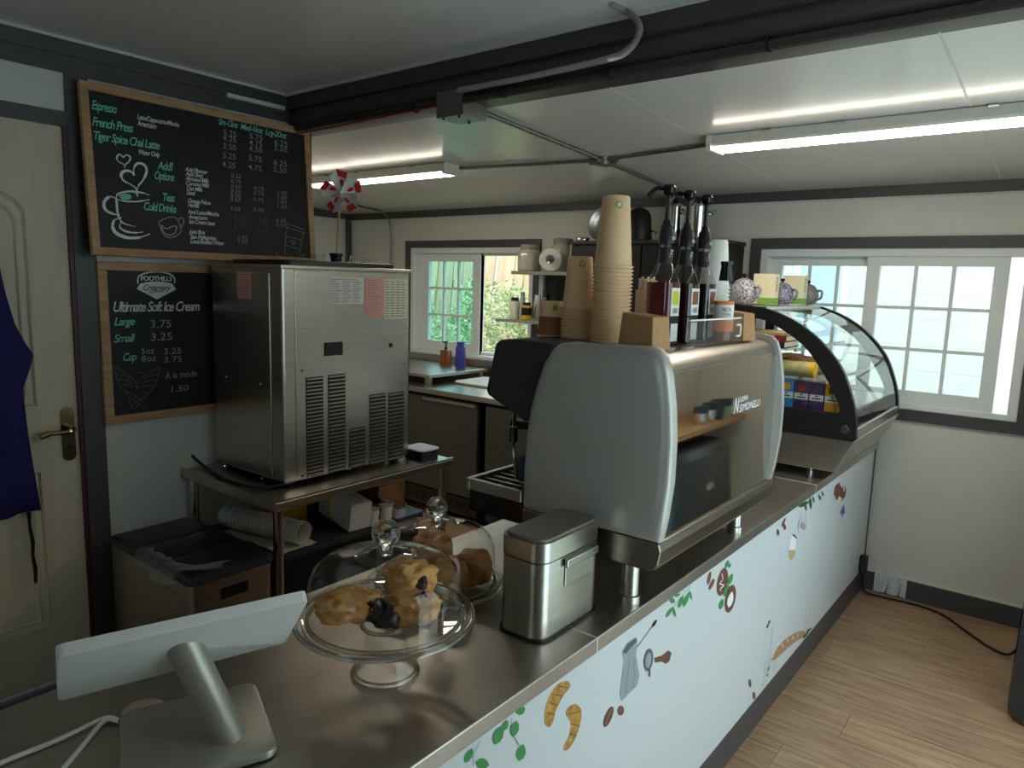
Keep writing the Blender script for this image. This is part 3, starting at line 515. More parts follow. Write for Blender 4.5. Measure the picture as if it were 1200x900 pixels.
m = MB(); m.box(-1.31, -1.292, 1.466, 2.274, 1.018, 1.050); m.box(-1.292, -1.112, 1.466, 1.482, 1.018, 1.050); m.box(-1.292, -1.112, 2.258, 2.274, 1.018, 1.05); m.build('drip_tray', 'steel', em, bevel=.003)
for k in range(22): B(-1.29, -1.113, 1.49+.035*k, 1.498+.035*k, 1.036, 1.042).build('grate_bar', 'steel', em)
for k in range(4): B(-1.282+.05*k, -1.276+.05*k, 1.484, 2.256, 1.030, 1.036).build('grate_rail', 'steel', em)
vz = [(-1.035,1.449),(-1.15,1.452),(-1.205,1.447),(-1.222,1.436),(-1.252,1.305),(-1.245,1.292),(-1.115,1.236),(-1.06,1.25)]
MB().prism(vz, 'y', 1.478, 2.262).build('visor', 'graph', em, bevel=.006)
for a, b in ((-.80, 1.515), (-.80, 2.20), (-1.06, 1.515), (-1.06, 2.20)):
    f_ = MB().lathe([(.027,0),(.027,.022),(.022,.024),(.022,.112)], (a, b, CT), 18).build('foot', 'steel', em, smooth=True)
for b in (1.72, 2.02):
    g = MB().lathe([(.045,0),(.045,.05),(.035,.06),(.035,.12)], (-1.16, b, 1.16), 18).build('group_head', 'chrome', em, smooth=True); MB().tube([(-1.19, b, 1.175), (-1.34, b, 1.165)], [.013, .018]).build('portafilter_handle', 'black', g, smooth=True); MB().lathe([(.033,0),(.036,.02),(.036,.045)], (-1.16, b, 1.13), 18).build('portafilter_basket', 'chrome', g, smooth=True)
for b in (1.545, 2.2):
    wd_ = MB().tube([(-1.20, b, 1.25), (-1.205, b, 1.17), (-1.19, b, 1.055)], .005).build('steam_wand', 'chrome', em, smooth=True); MB().tube([(-1.2035, b, 1.20), (-1.203, b, 1.158)], .012).build('wand_grip', 'black', wd_, smooth=True)
    MB().tube([(-1.22, b+.1, 1.37), (-1.285, b+.1, 1.385), (-1.30, b+.1, 1.42)], [.01, .012, .014]).build('steam_lever', 'black', em, smooth=True)
m = MB(); nn = 10
for i in range(nn+1):
    t_ = i/nn; a = -1.20+.075*t_; m.v += [(a, 1.545+.012*math.sin(i*1.1), 1.052), (a, 1.532+.008*math.sin(i*1.3), 1.10), (a+.002, 1.548+.006*math.cos(i), 1.128-.02*abs(t_-.5)), (a, 1.60, 1.125-.03*abs(t_-.4)), (a, 1.625+.01*math.sin(i*.9), 1.052)]
for i in range(nn):
    for k in range(4): m.f.append((5*i+k, 5*i+5+k, 5*i+6+k, 5*i+1+k))
m.f += [tuple(range(5)), tuple(range(5*nn, 5*nn+5))]
o = m.build('cloth', 'towel', None, smooth=True, ang=70); tag(o, 'crumpled blue grey cloth lying on the drip tray grate', 'cloth'); o.modifiers.new('s', 'SUBSURF').render_levels = 2
# ================================================================== STEEL CADDY
tn = thing('steel_caddy', 'small brushed steel compost caddy beside the espresso machine', 'caddy', (-.90, 1.31, CT))
MB().rr(-.962, -.838, 1.19, 1.432, CT, 1.0, .034, 6).build('body', 'steel', tn, smooth=True); MB().rr(-.958, -.842, 1.194, 1.428, .999, 1.004, .032, 6).build('rim', 'black', tn)
MB().rr(-.963, -.837, 1.189, 1.433, 1.003, 1.046, .034, 6).build('lid', 'steel', tn, smooth=True); MB().rr(-.956, -.844, 1.196, 1.426, 1.044, 1.053, .03, 6, top=.004).build('lid_top', 'caddytop', tn)
hp = B(-.838, -.8345, 1.275, 1.395, .93, .995).build('handle_plate', 'steel', tn, bevel=.002); m = MB(); m.box(-.8345, -.826, 1.27, 1.40, .975, .995); m.build('handle_bar', 'steel', hp, bevel=.003)
MB().rr(-.966, -.834, 1.186, 1.436, CT-.0005, CT+.006, .036, 6).build('base_ring', 'black', tn)
# ================================================================== CAKE STANDS
def dome(parent, c, z, r_=.150, h=.128, kr=.028):
    pr = [(r_, 0), (r_, h*.45), (r_*.985, h*.6), (r_*.93, h*.76), (r_*.82, h*.88), (r_*.62, h*.96), (r_*.36, h*1.0), (.035, h*1.01)]
    MB().lathe(pr, (c[0], c[1], z), 48, caps=False).build('dome', 'thin', parent, smooth=True, ang=80)
    MB().lathe([(.056, h*.985), (.06, h*.99), (.056, h*1.005), (.045, h*1.03), (.042, h*1.06), (.018, h*1.10)], (c[0], c[1], z), 32, caps=False).build('dome_collar', 'thin', parent, smooth=True, ang=80)
    MB().lathe([(.014, h*1.0), (.013, h*1.1), (.016, h*1.12)]+[(kr*math.sin(t), h*1.12+.02+kr*(1-math.cos(t))-.02) for t in [R(20+16*i) for i in range(1, 10)]]+[(.001, h*1.12+2*kr)], (c[0], c[1], z), 24).build('knob', 'glass', parent, smooth=True, ang=80)
    MB().lathe([(r_+.004, 0), (r_+.004, .006), (r_-.003, .006), (r_-.003, 0)], (c[0], c[1], z), 48, caps=False).build('dome_rim', 'glass', parent, smooth=True, ang=80)
s1 = (-1.012, .905)
cs = thing('cake_stand', 'footed glass cake stand with dome over berry scones', 'cake stand', (*s1, CT), 'glass cake stands')
MB().lathe([(.062,.0),(.064,.004),(.061,.010),(.054,.020),(.046,.040),(.040,.06),(.038,.08),(.042,.098),(.055,.107)], (*s1, CT), 40, caps=False).build('pedestal', 'thin', cs, smooth=True, ang=80)
MB().lathe([(.066,.0),(.068,.003),(.066,.008),(.06,.009)], (*s1, CT), 40, caps=False).build('foot_rim', 'thin', cs, smooth=True, ang=80)
MB().lathe([(.0005,.106),(.05,.106),(.15,.108),(.172,.112),(.176,.118),(.173,.123),(.166,.119),(.15,.115),(.0005,.113)], (*s1, CT), 56, caps=False).build('plate', 'thin', cs, smooth=True, ang=80)
def ring(parent, name, c, z, R_, r_, n=56): MB().lathe([(R_+r_*math.cos(t), r_*math.sin(t)) for t in [2*math.pi*i/8 for i in range(9)]], (c[0], c[1], z), n, caps=False).build(name, 'glass', parent, smooth=True, ang=80)
ring(cs, 'plate_rim', s1, CT+.118, .173, .005); ring(cs, 'plate_bead', s1, CT+.113, .158, .002); ring(cs, 'foot_bead', s1, CT+.005, .063, .0045, 40); ring(cs, 'pedestal_bead', s1, CT+.10, .046, .004, 32)
dome(cs, s1, CT+.116)
s2 = (-1.212, 1.252)
cs2 = thing('cake_plate', 'low glass cake plate with dome over glazed buns', 'cake stand', (*s2, CT), 'glass cake stands')
MB().lathe([(.05,.0),(.06,.0),(.06,.008),(.15,.010),(.166,.016),(.17,.022),(.167,.026),(.15,.018),(.0005,.016)], (*s2, CT), 56, caps=False).build('plate', 'thin', cs2, smooth=True, ang=80)
ring(cs2, 'plate_rim', s2, CT+.022, .168, .005); ring(cs2, 'plate_bead', s2, CT+.016, .156, .002)
dome(cs2, s2, CT+.022, .150, .145)
from mathutils import noise as _nz
def lump(name, m_, c, sc, label, cat, seed, rz=0, group=None, wedge=False, extra=None, rough=.16, boxy=.55, n=36):
    """rough baked lump: a rounded block pushed about by noise, flat underneath"""
    t = thing(name, label, cat, c, group, rz); vs_, fs_ = _sph(n, n*2//3); m = MB(); so = Vector((seed*7.3, seed*3.1, seed*1.7))
    for v in vs_:
        v = Vector(v); q = Vector([math.copysign(abs(a)**boxy, a) for a in v]); q = q*(1/max(1, q.length/1.25))
        k = 1+rough*_nz.noise(v*1.6+so)+rough*.6*_nz.noise(v*4+so)+rough*.35*_nz.noise(v*9+so)
        x_, y_, z_ = q*k
        if wedge: y_ *= .62+.45*(1-x_)/2*1.3
        z_ = max(z_, -.8); m.v.append((x_*sc[0], y_*sc[1], (z_+.8)*sc[2]/1.8))
    m.f = list(fs_); m.build('crust', m_, t, smooth=True, ang=80, local=True)
    if extra: extra(t)
    return t
def berries(*ps):
    def f(t):
        for p in ps: m = MB(); vv, ff = _sph(16, 11); m.add([tuple(Vector(v)*p[3]*(1.05+.75*_nz.noise(Vector(v)*2.3+Vector(p[:3])*90))*1.1+Vector(p[:3])) for v in vv], ff); m.v = [(a, b, max(c, .001)) for a, b, c in m.v]; m.build('berry_filling', 'berry', t, smooth=True, local=True, ang=80)
    return f
zp = CT+.1135
lump('scone', 'crust', (-1.072, .862, zp), (.062, .05, .05), 'wide golden scone with cracked top on the footed stand', 'scone', 3, .9, 'scones under the dome', rough=.3, boxy=.8, extra=berries((.048,-.024,.016,.02)))
lump('scone', 'crust', (-.975, .938, zp), (.058, .048, .046), 'golden scone with berry patches beside the window reflection on the footed stand', 'scone', 5, .5, 'scones under the dome', rough=.3, boxy=.8, extra=berries((.02,.0,.038,.012),(-.05,-.03,.016,.022),(-.05,-.005,.01,.02),(-.03,-.042,.014,.02)))
lump('scone', 'crust', (-1.03, .99, zp), (.05, .04, .085), 'tall golden scone standing at the back of the footed stand', 'scone', 8, 1.4, 'scones under the dome', rough=.28, boxy=.8, extra=berries((.0,-.035,.05,.012)))
zq = CT+.0165
def swirl(t):
    m = MB(); pts = [(.0036*a*math.cos(a)*.9, .0036*a*math.sin(a)*.9, .076-.0006*a) for a in [i*.35 for i in range(2, 32)]]; m.tube(pts, .005, 6); m.build('swirl', 'bread', t, local=True, smooth=True)
def torn(t): m = MB(); m.sphere((.018, -.022, .034), .03, 14, 9, (.9, .9, .95)); m.build('torn_side', 'bread', t, local=True, smooth=True, ang=80)
lump('glazed_bun', 'bun', (-1.235, 1.168, zq), (.054, .054, .08), 'tall glazed bun with swirl at the front of the low plate', 'bun', 11, .3, 'buns under the dome', extra=swirl, boxy=.75)
lump('glazed_bun', 'bun', (-1.135, 1.215, zq), (.048, .048, .092), 'upright glazed bun with pale torn side on the low plate', 'bun', 12, .4, 'buns under the dome', extra=torn, boxy=.75)
lump('glazed_bun', 'bun', (-1.145, 1.318, zq), (.048, .047, .082), 'dark topped glazed bun at the back of the low plate', 'bun', 13, 2, 'buns under the dome', boxy=.75)
lump('glazed_bun', 'bun', (-1.262, 1.288, zq), (.055, .052, .108), 'big golden twisted bun in the middle of the low plate', 'bun', 14, .7, 'buns under the dome', boxy=.75)
# ================================================================== POINT OF SALE REGISTER
rg = thing('register_stand', 'white point of sale register turned away on a silver base', 'register', (-1.08, .58, CT))
tl, tr2, bl, brr = pz(76, 770, 1.082), pz(366, 703, 1.082), pz(61, 826, .945), pz(330, 757, .945)
cen = (tl+tr2+bl+brr)/4; U = ((tr2-tl)+(brr-bl)).normalized(); V = ((tl-bl)+(tr2-brr)); V = (V-U*V.dot(U)).normalized(); Nn = U.cross(V)
WW, HH = .345, .188
if Nn.x < 0: Nn = -Nn
Tm = Matrix((U, V, Nn)).transposed().to_4x4(); Tm.translation = cen
MB().rr(-WW/2, WW/2, -HH/2, HH/2, -.020, -.002, .010, 4, Tm, top=.002).build('screen_shell', 'white', rg, smooth=True, ang=50); MB().rr(-WW/2+.008, WW/2-.008, -HH/2+.008, HH/2-.008, -.0215, -.0195, .008, 4, Tm).build('screen_glass', 'blackgloss', rg)
ba = Vector((-.085, -.206, 0)).normalized(); bu = Vector((.085, .206, 0)).normalized(); bv = Vector((-bu.y, bu.x, 0)); bc = (pz(130, 846, CT)+pz(338, 886, CT))/2
Tb = Matrix((bu, bv, Vector((0,0,1)))).transposed().to_4x4(); Tb.translation = (bc.x, bc.y, CT)
MB().rr(-.113, .113, -.113, .113, .004, .016, .024, 5, Tb, top=.004).build('base_plate', 'silverplate', rg, smooth=True); MB().rr(-.108, .108, -.108, .108, 0, .005, .022, 5, Tb).build('base_pad', 'black', rg)
p0 = pz(268, 862, CT+.014); p1 = cen+Nn*-.004+V*-.005+U*.0
ax = (p1-p0).normalized(); e1 = ax.orthogonal().normalized(); e2 = ax.cross(e1); m = MB(); n = 32; pp = cen-Nn*.006
for i in range(n): q = p0+.0265*(math.cos(2*math.pi*i/n)*e1+math.sin(2*math.pi*i/n)*e2); m.v.append(q+ax*((CT+.012-q.z)/ax.z))
for i in range(n): q = p0+.0265*(math.cos(2*math.pi*i/n)*e1+math.sin(2*math.pi*i/n)*e2); m.v.append(q+ax*((pp-q).dot(Nn)/ax.dot(Nn)))
m.f = [(i, (i+1) % n, n+(i+1) % n, n+i) for i in range(n)]; m.build('stem', 'silverplate', rg, smooth=True, ang=60)
q0 = pz(140, 845, CT+.008)
for k, (q1, q2) in enumerate((((70, 866), (-10, 899)), ((95, 876), (60, 915)))):
    tag(MB().tube(bez([q0, pz(122, 842+3*k, CT+.007), pz(*q1, CT+.006), pz(*q2, CT+.006), pz(q2[0]-40, q2[1]+25, CT+.006)], 8), .0042).build('cable', 'white', None, smooth=True), ['thick white cable trailing left from the register base', 'thin white cable curling toward the counter front from the register base'][k], 'cable')
dc = pz(168, 836, CT); tag(MB().lathe([(.036,0),(.036,.006),(.034,.008),(.0,.008)], (dc.x, dc.y, CT), 24).build('round_coaster', 'disc', None, smooth=True), 'round beige coaster behind the register base', 'coaster')
# ================================================================== MENU BOARDS
def board(name, label, y0, y1, z0, z1, xt, xb, fw):
    """framed chalkboard facing +X; returns thing and a function giving (u, v) metres from lower left -> plane matrix"""
    o = Vector((xb, y0, z0)); u = Vector((0, 1, 0)); v = (Vector((xt, y0, z1))-o).normalized(); hh = (Vector((xt, y0, z1))-o).length; ww = y1-y0; n = u.cross(v)
    t = thing(name, label, 'menu board', (xb, (y0+y1)/2, z0)); T = Matrix((u, v, n)).transposed().to_4x4(); T.translation = o
    MB().box(fw*.5, ww-fw*.5, fw*.5, hh-fw*.5, -.012, .004, T).build('writing_surface', 'chalk', t)
    for a in ((0, ww, 0, fw), (0, ww, hh-fw, hh), (0, fw, fw, hh-fw), (ww-fw, ww, fw, hh-fw)): MB().box(*a, -.012, .012, T).build('frame_rail', 'oak', t, bevel=.003)
    return t, T, ww, hh
b1, T1, bw, bh = board('menu_board', 'large oak framed chalkboard drinks menu with coffee cup drawing', 1.128, 2.108, 1.652, 2.270, XL+.048, XL+.09, .03)
# text laid out on the board in the coordinates of the close-up picture (0..1186, 0..900) rectified by its corners
def quad_map(T, ww, hh, qd):
    (ax, ay), (bx_, by), (cx, cy), (dx, dy) = qd   # picture corners tl, tr, br, bl
    import numpy as np
    src = [(0, hh), (ww, hh), (ww, 0), (0, 0)]; A_ = []; r_ = []
    for (X_, Y_), (x, y) in zip(src, qd): A_ += [[x, y, 1, 0, 0, 0, -X_*x, -X_*y], [0, 0, 0, x, y, 1, -Y_*x, -Y_*y]]; r_ += [X_, Y_]
    h = np.linalg.solve(np.array(A_, float), np.array(r_, float))
    def f(x, y): w_ = h[6]*x+h[7]*y+1; return ((h[0]*x+h[1]*y+h[2])/w_, (h[3]*x+h[4]*y+h[5])/w_)
    return f
q1 = quad_map(T1, bw, bh, [(8, 12), (1095, 265), (1150, 895), (80, 850)])
ZT = Matrix.Translation((0, 0, .0048))
XE = {'Espresso': 195, 'French Press': 275, 'Tiger Spice Chai Latte': 400, "Add'l": 470, 'Options': 475, 'Teas': 480, 'Cold Drinks': 488, 'Sm-12oz': 770, 'Med-16oz': 885, 'Lrg-20oz': 995, 'Latte/Cappuccino/Mocha': 490, 'Water Only': 405, 'Add Flavour': 633, 'Add Shot': 612, 'Almond Milk': 640, 'Coconut Milk': 642, 'Oat Milk': 612, 'Decaf': 578, 'Orange Pekoe': 650, 'Herbal': 597, 'Iced Latte/Mocha': 690, 'Ice Cream base': 672, 'Juice Box': 628, 'San Pellegrino': 680, 'Local Bottled Water': 720}
def put(mb, s, x, y, size, T, f, shear=.25, off=.006, space=.95, k=0, x1=None):
    u, v = f(x, y); wd = (f(x1, y)[0]-u) if x1 else None; text(mb, s, T @ Matrix.Translation((u, v, .0048+k*.0001)), size, shear, off, space, wd)
m = MB()
for s, x, y, z in (('Espresso', 74, 150, .046), ('French Press', 76, 228, .046), ('Tiger Spice Chai Latte', 80, 292, .044), ("Add'l", 395, 438, .044), ('Options', 378, 484, .044), ('Teas', 418, 588, .044), ('Cold Drinks', 328, 632, .044), ('Sm-12oz', 676, 232, .036), ('Med-16oz', 780, 257, .036), ('Lrg-20oz', 895, 283, .036)): put(m, s, x, y, z, T1, q1, .3, .012, .85, x1=XE.get(s))
m.build('teal_lettering', 'teal_ink', b1, recalc=False, kind='stuff')
m = MB()
for s, x, y, z in (('Latte/Cappuccino/Mocha', 293, 202, .026), ('Americano', 295, 232, .028), ('Water Only', 300, 366, .026), ('Add Flavour', 525, 449, .024), ('Add Shot', 527, 470, .024), ('Almond Milk', 528, 492, .024), ('Coconut Milk', 529, 514, .024), ('Oat Milk', 532, 538, .024), ('Decaf', 534, 560, .024), ('Orange Pekoe', 540, 598, .024), ('Herbal', 541, 618, .024), ('Iced Latte/Mocha', 543, 650, .024), ('Americano', 546, 674, .024), ('Ice Cream base', 548, 697, .024), ('Juice Box', 552, 745, .024), ('San Pellegrino', 554, 770, .024), ('Local Bottled Water', 556, 792, .024)): put(m, s, x, y, z, T1, q1, .3, .012, .88, x1=XE.get(s, x+90))
m.build('white_lettering', 'white_ink', b1, recalc=False, kind='stuff')
m = MB(); m2 = MB()
PR = {700: [('5.25', 282), ('4.25', 308), ('3.50', 345), ('5.25', 388), ('4.25', 430)], 822: [('5.75', 300), ('4.75', 330), ('4.50', 358), ('5.75', 402), ('4.75', 444)], 938: [('6.25', 330), ('5.50', 356), ('6.25', 424), ('5.50', 455)]}
for x, lst in PR.items():
    for s, y in lst: put(m, s, x, y, .034, T1, q1, .1, .004, 1.05, x1=x+62)
for x, lst in {742: [('0.25', 480), ('0.75', 505), ('0.50', 530), ('0.50', 552), ('0.50', 572), ('0.50', 592), ('3.00', 636)], 850: [('0.75', 540), ('0.75', 562), ('0.75', 592), ('3.50', 640)], 958: [('1.00', 560), ('1.00', 582), ('1.00', 602), ('1.50', 624), ('6.25', 690), ('5.50', 712)], 780: [('1.50', 772), ('2.50', 792)]}.items():
    for s, y in lst: put(m, s, x, y, .023, T1, q1, .1, 0, 1.05, x1=x+48)
for x, lst in {765: [('5.75', 676), ('4.25', 696), ('5.75', 726)], 875: [('6.25', 680), ('4.75', 704), ('6.25', 734)]}.items():
    for s, y in lst: put(m2, s, x, y, .023, T1, q1, .1, 0, 1.05, x1=x+48)
m.build('price_lettering', 'grey_ink', b1, recalc=False, kind='stuff'); m2.build('faded_price_lettering', 'faint_ink', b1, recalc=False, kind='stuff')
TT = T1 @ ZT
def draw(mb, pts, wd, f, T, cm=True, n=6): ps = [f(*p) for p in pts]; ps = [(v.x, v.y) for v in bez([(p[0], p[1], 0) for p in ps], n)] if cm else ps; wds = wd if not isinstance(wd, (list, tuple)) else [wd[min(int(i*len(wd)/len(ps)), len(wd)-1)] for i in range(len(ps))]; stroke(mb, ps, wds, T)
m = MB()
draw(m, [(198,580),(205,650),(225,690),(260,705),(292,712)], [.009,.008,.006,.004,.002], q1, TT); draw(m, [(200,578),(165,568),(138,595),(145,630),(180,650),(215,655)], [.004,.01,.011,.009,.006], q1, TT)
draw(m, [(198,575),(205,555),(260,543),(320,550),(358,562)], [.003,.006,.007,.006,.003], q1, TT); draw(m, [(200,580),(240,590),(300,592),(358,583)], [.003,.006,.006,.003], q1, TT)
draw(m, [(225,668),(190,680),(180,712),(200,745),(250,765),(310,765),(362,748)], [.004,.009,.013,.013,.01,.004], q1, TT); draw(m, [(222,690),(215,715),(245,735),(290,742),(330,738)], [.003,.006,.008,.006,.003], q1, TT)
draw(m, [(300,570),(292,530),(265,510),(230,490),(220,462),(240,445),(268,450),(283,468)], [.005,.004,.007,.011,.009,.006], q1, TT); draw(m, [(283,468),(280,435),(300,410),(332,420),(342,450),(325,490),(302,520),(296,560)], [.004,.008,.009,.009,.006,.003], q1, TT)
draw(m, [(238,432),(232,415),(205,400),(198,380),(212,367),(230,382)], [.003,.004,.006,.005], q1, TT); draw(m, [(230,382),(245,370),(263,382),(258,400),(240,415),(236,432)], [.004,.006,.005,.003], q1, TT)
m.build('coffee_cup_drawing', 'white_ink', b1, recalc=False, kind='stuff')
m = MB(); pl_ = [q1(*p) for p in [(205,560),(235,553),(262,556),(272,570),(262,582),(225,584)]]; m.add([(p[0], p[1], 0) for p in pl_], [tuple(range(len(pl_)))], TT)
draw(m, [(206,556),(262,546),(300,556)], .003, q1, TT); m.build('coffee_fill_drawing', 'teal_ink', b1, recalc=False, kind='stuff')
m = MB()
draw(m, [(402,690),(425,745),(450,765),(485,760),(510,735),(500,690),(480,668),(440,672),(402,690)], .0035, q1, TT); draw(m, [(415,705),(440,722),(470,712),(490,715),(480,745),(450,752),(428,738),(415,705)], .005, q1, TT); draw(m, [(500,675),(518,672),(524,690),(515,710),(505,712)], .004, q1, TT)
draw(m, [(1010,700),(1005,715),(1092,745),(1088,728),(1010,700)], .0025, q1, TT, False); draw(m, [(1010,718),(1003,840),(1068,868),(1088,742)], .0025, q1, TT, False); draw(m, [(1006,758),(1084,780)], .002, q1, TT); draw(m, [(1003,800),(1078,825)], .002, q1, TT)
draw(m, [(1042,800),(1032,785),(1036,778),(1042,784),(1050,780),(1052,790),(1042,800)], .003, q1, TT, False)
for c in ((970,848),(990,860),(1090,855)): draw(m, [(c[0]+8*math.cos(a), c[1]+9*math.sin(a)) for a in [i*.785 for i in range(9)]], .002, q1, TT)
m.build('chalk_cup_drawings', 'grey_ink', b1, recalc=False, kind='stuff')
b2, T2, bw2, bh2 = board('ice_cream_board', 'small oak framed chalkboard with soft ice cream prices', 1.172, 1.68, 1.0, 1.632, XL+.014, XL+.02, .034)
q2 = quad_map(T2, bw2, bh2, [(62, 48), (62+640, 78), (62+655, 788), (108, 888)]); TT2 = T2 @ ZT
m = MB(); put(m, 'Ultimate Soft Ice Cream', 145, 310, .056, T2, q2, .3, .014, .85, x1=590)
m.build('white_lettering', 'white_ink', b2, recalc=False, kind='stuff')
m = MB()
for s, x, y, e in (('Large', 152, 380, 262), ('Small', 150, 466, 265), ('Cup', 196, 560, 270)): put(m, s, x, y, .044, T2, q2, .3, .014, .9, x1=e)
m.build('teal_lettering', 'teal_ink', b2, recalc=False, kind='stuff')
m = MB()
for s, x, y, z, e in (('3.75', 338, 390, .044, 446), ('3.25', 340, 455, .044, 450), ('5oz', 293, 523, .036, 360), ('3.25', 405, 523, .036, 496), ('8oz', 293, 562, .036, 370), ('3.75', 405, 565, .036, 498), ('A la mode', 415, 645, .040, 572), ('1.50', 434, 712, .036, 530)): put(m, s, x, y, z, T2, q2, .05, .006, 1.05, x1=e)
m.build('price_lettering', 'grey_ink', b2, recalc=False, kind='stuff')
m = MB(); pg = [q2(*p) for p in [(272,192),(290,166),(330,158),(372,155),(415,158),(452,166),(472,195),(375,246)]]; m.add([(p[0], p[1], 0) for p in pg], [tuple(range(8))], TT2); arc = [(278,166),(282,130),(320,112),(375,106),(430,114),(462,135),(464,166)]; draw(m, arc, .005, q2, TT2)
m.build('creamery_badge', 'white_ink', b2, recalc=False, kind='stuff')
m = MB(); put(m, 'FOOTHILLS', 292, 150, .026, T2, q2, 0, .02, .9, 1, x1=452); m.build('badge_name', 'white_ink', b2, recalc=False, kind='stuff')
m = MB(); put(m, 'Creamery', 300, 200, .034, T2, q2, .35, .008, .9, 1, x1=446); draw(m, [(335,212),(370,206),(405,206)], .003, q2, TT2 @ Matrix.Translation((0,0,.0002))); m.build('badge_script', 'blackprint', b2, recalc=False, kind='stuff')
m = MB()
for sgn, x0 in ((1, 0), (-1, 540)):
    g = lambda x, y: (x if sgn > 0 else x0-x, y)
    for a in ([(150,585),(165,640),(185,690),(215,715),(240,720)], [(150,585),(195,610),(240,640),(265,670),(268,700)], [(160,625),(200,630),(235,650)], [(168,655),(210,655),(250,672)], [(180,682),(220,680),(262,690)]): draw(m, [g(*p) for p in a], .0035, q2, TT2)
for a in ([(215,715),(245,800)], [(335,720),(250,805)], [(240,718),(300,760)], [(320,728),(255,770)], [(225,740),(290,780)], [(270,725),(245,795)], [(168,775),(182,785)], [(305,770),(322,785)], [(285,615),(300,620)]): draw(m, a, .0035, q2, TT2)
m.build('ice_cream_cones_drawing', 'faint_ink', b2, recalc=False, kind='stuff')
# ================================================================== STEEL TABLE AND SOFT SERVE MACHINE
tb = thing('steel_table', 'low stainless steel work table under the ice cream machine', 'table', (-2.59, 1.95, 0))
m = MB(); m.box(-2.94, -2.25, 1.472, 2.432, .728, .764); m.build('table_top', 'steel', tb, bevel=.004)
B(-2.94, -2.25, 1.472, 1.482, .764, .770).build('raised_edge', 'steel', tb); B(-2.26, -2.25, 1.482, 2.432, .764, .770).build('raised_edge', 'steel', tb); 
for a in (-2.90, -2.285):
    for b in (1.505, 2.395): l = MB().cyl((a, b, .02), .019, .71, 16).build('leg', 'chrome', tb, smooth=True); MB().lathe([(.024,0),(.024,.02),(.012,.03)], (a, b, 0), 14).build('leg_foot', 'black', l, smooth=True)
ic = thing('ice_cream_machine', 'tall stainless steel soft ice cream machine with louvred side', 'ice cream machine', (-2.65, 1.94, .765))
x0, x1, y0, y1, z0, z1 = -2.895, -2.385, 1.605, 2.272, .782, 1.636
B(x0, x1, y0, y1, z0, z1).build('cabinet_body', 'steel', ic, bevel=.01)
B(x0+.02, x1-.08, y0-.004, y0, z0+.02, z1-.03).build('end_panel', 'steel', ic, bevel=.002); B(x1, x1+.004, y0+.055, y1-.06, z0+.02, z1-.015).build('side_panel', 'steel', ic, bevel=.002)
B(x0+.01, x1+.006, y0-.006, y1+.004, z1-.012, z1+.004).build('top_cover', 'steel', ic, bevel=.003)
for a, b in ((x0+.05, y0+.05), (x1-.05, y0+.05), (x0+.05, y1-.05), (x1-.05, y1-.05)): MB().cyl((a, b, .764), .022, .02, 12).build('foot', 'black', ic)
XV = x1+.0045; S_ = (240, 290, .3222)
def vcol(xa, xb, zt, zb, n):
    p = px(S_[0]+xa*S_[2], S_[1]+zt*S_[2], XV); q = px(S_[0]+xb*S_[2], S_[1]+zb*S_[2], XV); ya, yb = p.y, q.y; za, zb_ = q.z, p.z
    bk = B(XV, XV+.0012, ya, yb, za, zb_).build('vent_opening', 'black', ic); st = (zb_-za)/n
    for k in range(n):
        if n not in vm: vm[n] = MB().prism([(.0, .0), (.008, .001), (.008, st*.34), (0, st*.46)], 'y', -.5, .5).build('louvre', 'steel', ic, local=True).data; bpy.data.objects.remove(bpy.data.objects[[o.name for o in ic.children if o.data == vm[n]][0]])
        o = bpy.data.objects.new('louvre', vm[n]); C.objects.link(o); o.parent = bk; o.location = Vector((XV, (ya+yb)/2, za+st*(k+.3)))-ORG[ic.name]; o.scale = (.55, yb-ya-.004, 1)
vm = {}
for a in ((367,433,474,824,27), (448,512,464,808,26), (526,584,660,790,10), (599,657,536,778,19), (668,722,530,764,18)): vcol(*a)
def sheet(name, xa, ya, xb, yb, m_, off=.0008):
    p = px(S_[0]+xa*S_[2], S_[1]+ya*S_[2], XV); q = px(S_[0]+xb*S_[2], S_[1]+yb*S_[2], XV)
    return B(XV, XV+off, p.y, q.y, q.z, p.z).build(name, m_, ic), p, q
def lines(o_, p, q, n, m_, cols=1, indent=.006, seed=1):
    r_ = random.Random(seed); m = MB(); w_ = (q.y-p.y-2*indent)/cols
    for k in range(n):
        z = p.z-(p.z-q.z)*(k+1)/(n+1)
        for c in range(cols): a = p.y+indent+c*w_; m.box(XV+.0008, XV+.0011, a, a+w_*r_.uniform(.5, .92), z-.0012, z+.0012)
    m.build('print', m_, o_, kind='stuff')
s_, p, q = sheet('spec_sheet', 457, 107, 578, 205, 'label_w'); lines(s_, p, q, 11, 'greyprint', 3, seed=2)
s_, p, q = sheet('warning_notice', 583, 110, 652, 254, 'pinkpaper'); lines(s_, p, q, 16, 'redprint', 1, seed=3)
s_, p, q = sheet('rating_plate', 653, 114, 736, 258, 'cream_lab'); lines(s_, p, q, 14, 'blackprint', 4, seed=4)
m = MB(); m.add([(XV+.0013, p.y+.03, p.z-.022), (XV+.0013, p.y+.06, p.z-.022), (XV+.0013, p.y+.06, p.z-.034), (XV+.0013, p.y+.03, p.z-.034)], [(0,1,2,3)])
sheet('socket_plate', 435, 346, 500, 390, 'black', .004)
for a, b in ((676,355),): c = px(S_[0]+a*S_[2], S_[1]+b*S_[2], XV); MB().lathe([(.01,0),(.01,.003)], (0,0,0), 14, Matrix.Translation(c) @ Matrix.Rotation(R(90), 4, 'Y')).build('port_hole', 'black', ic)
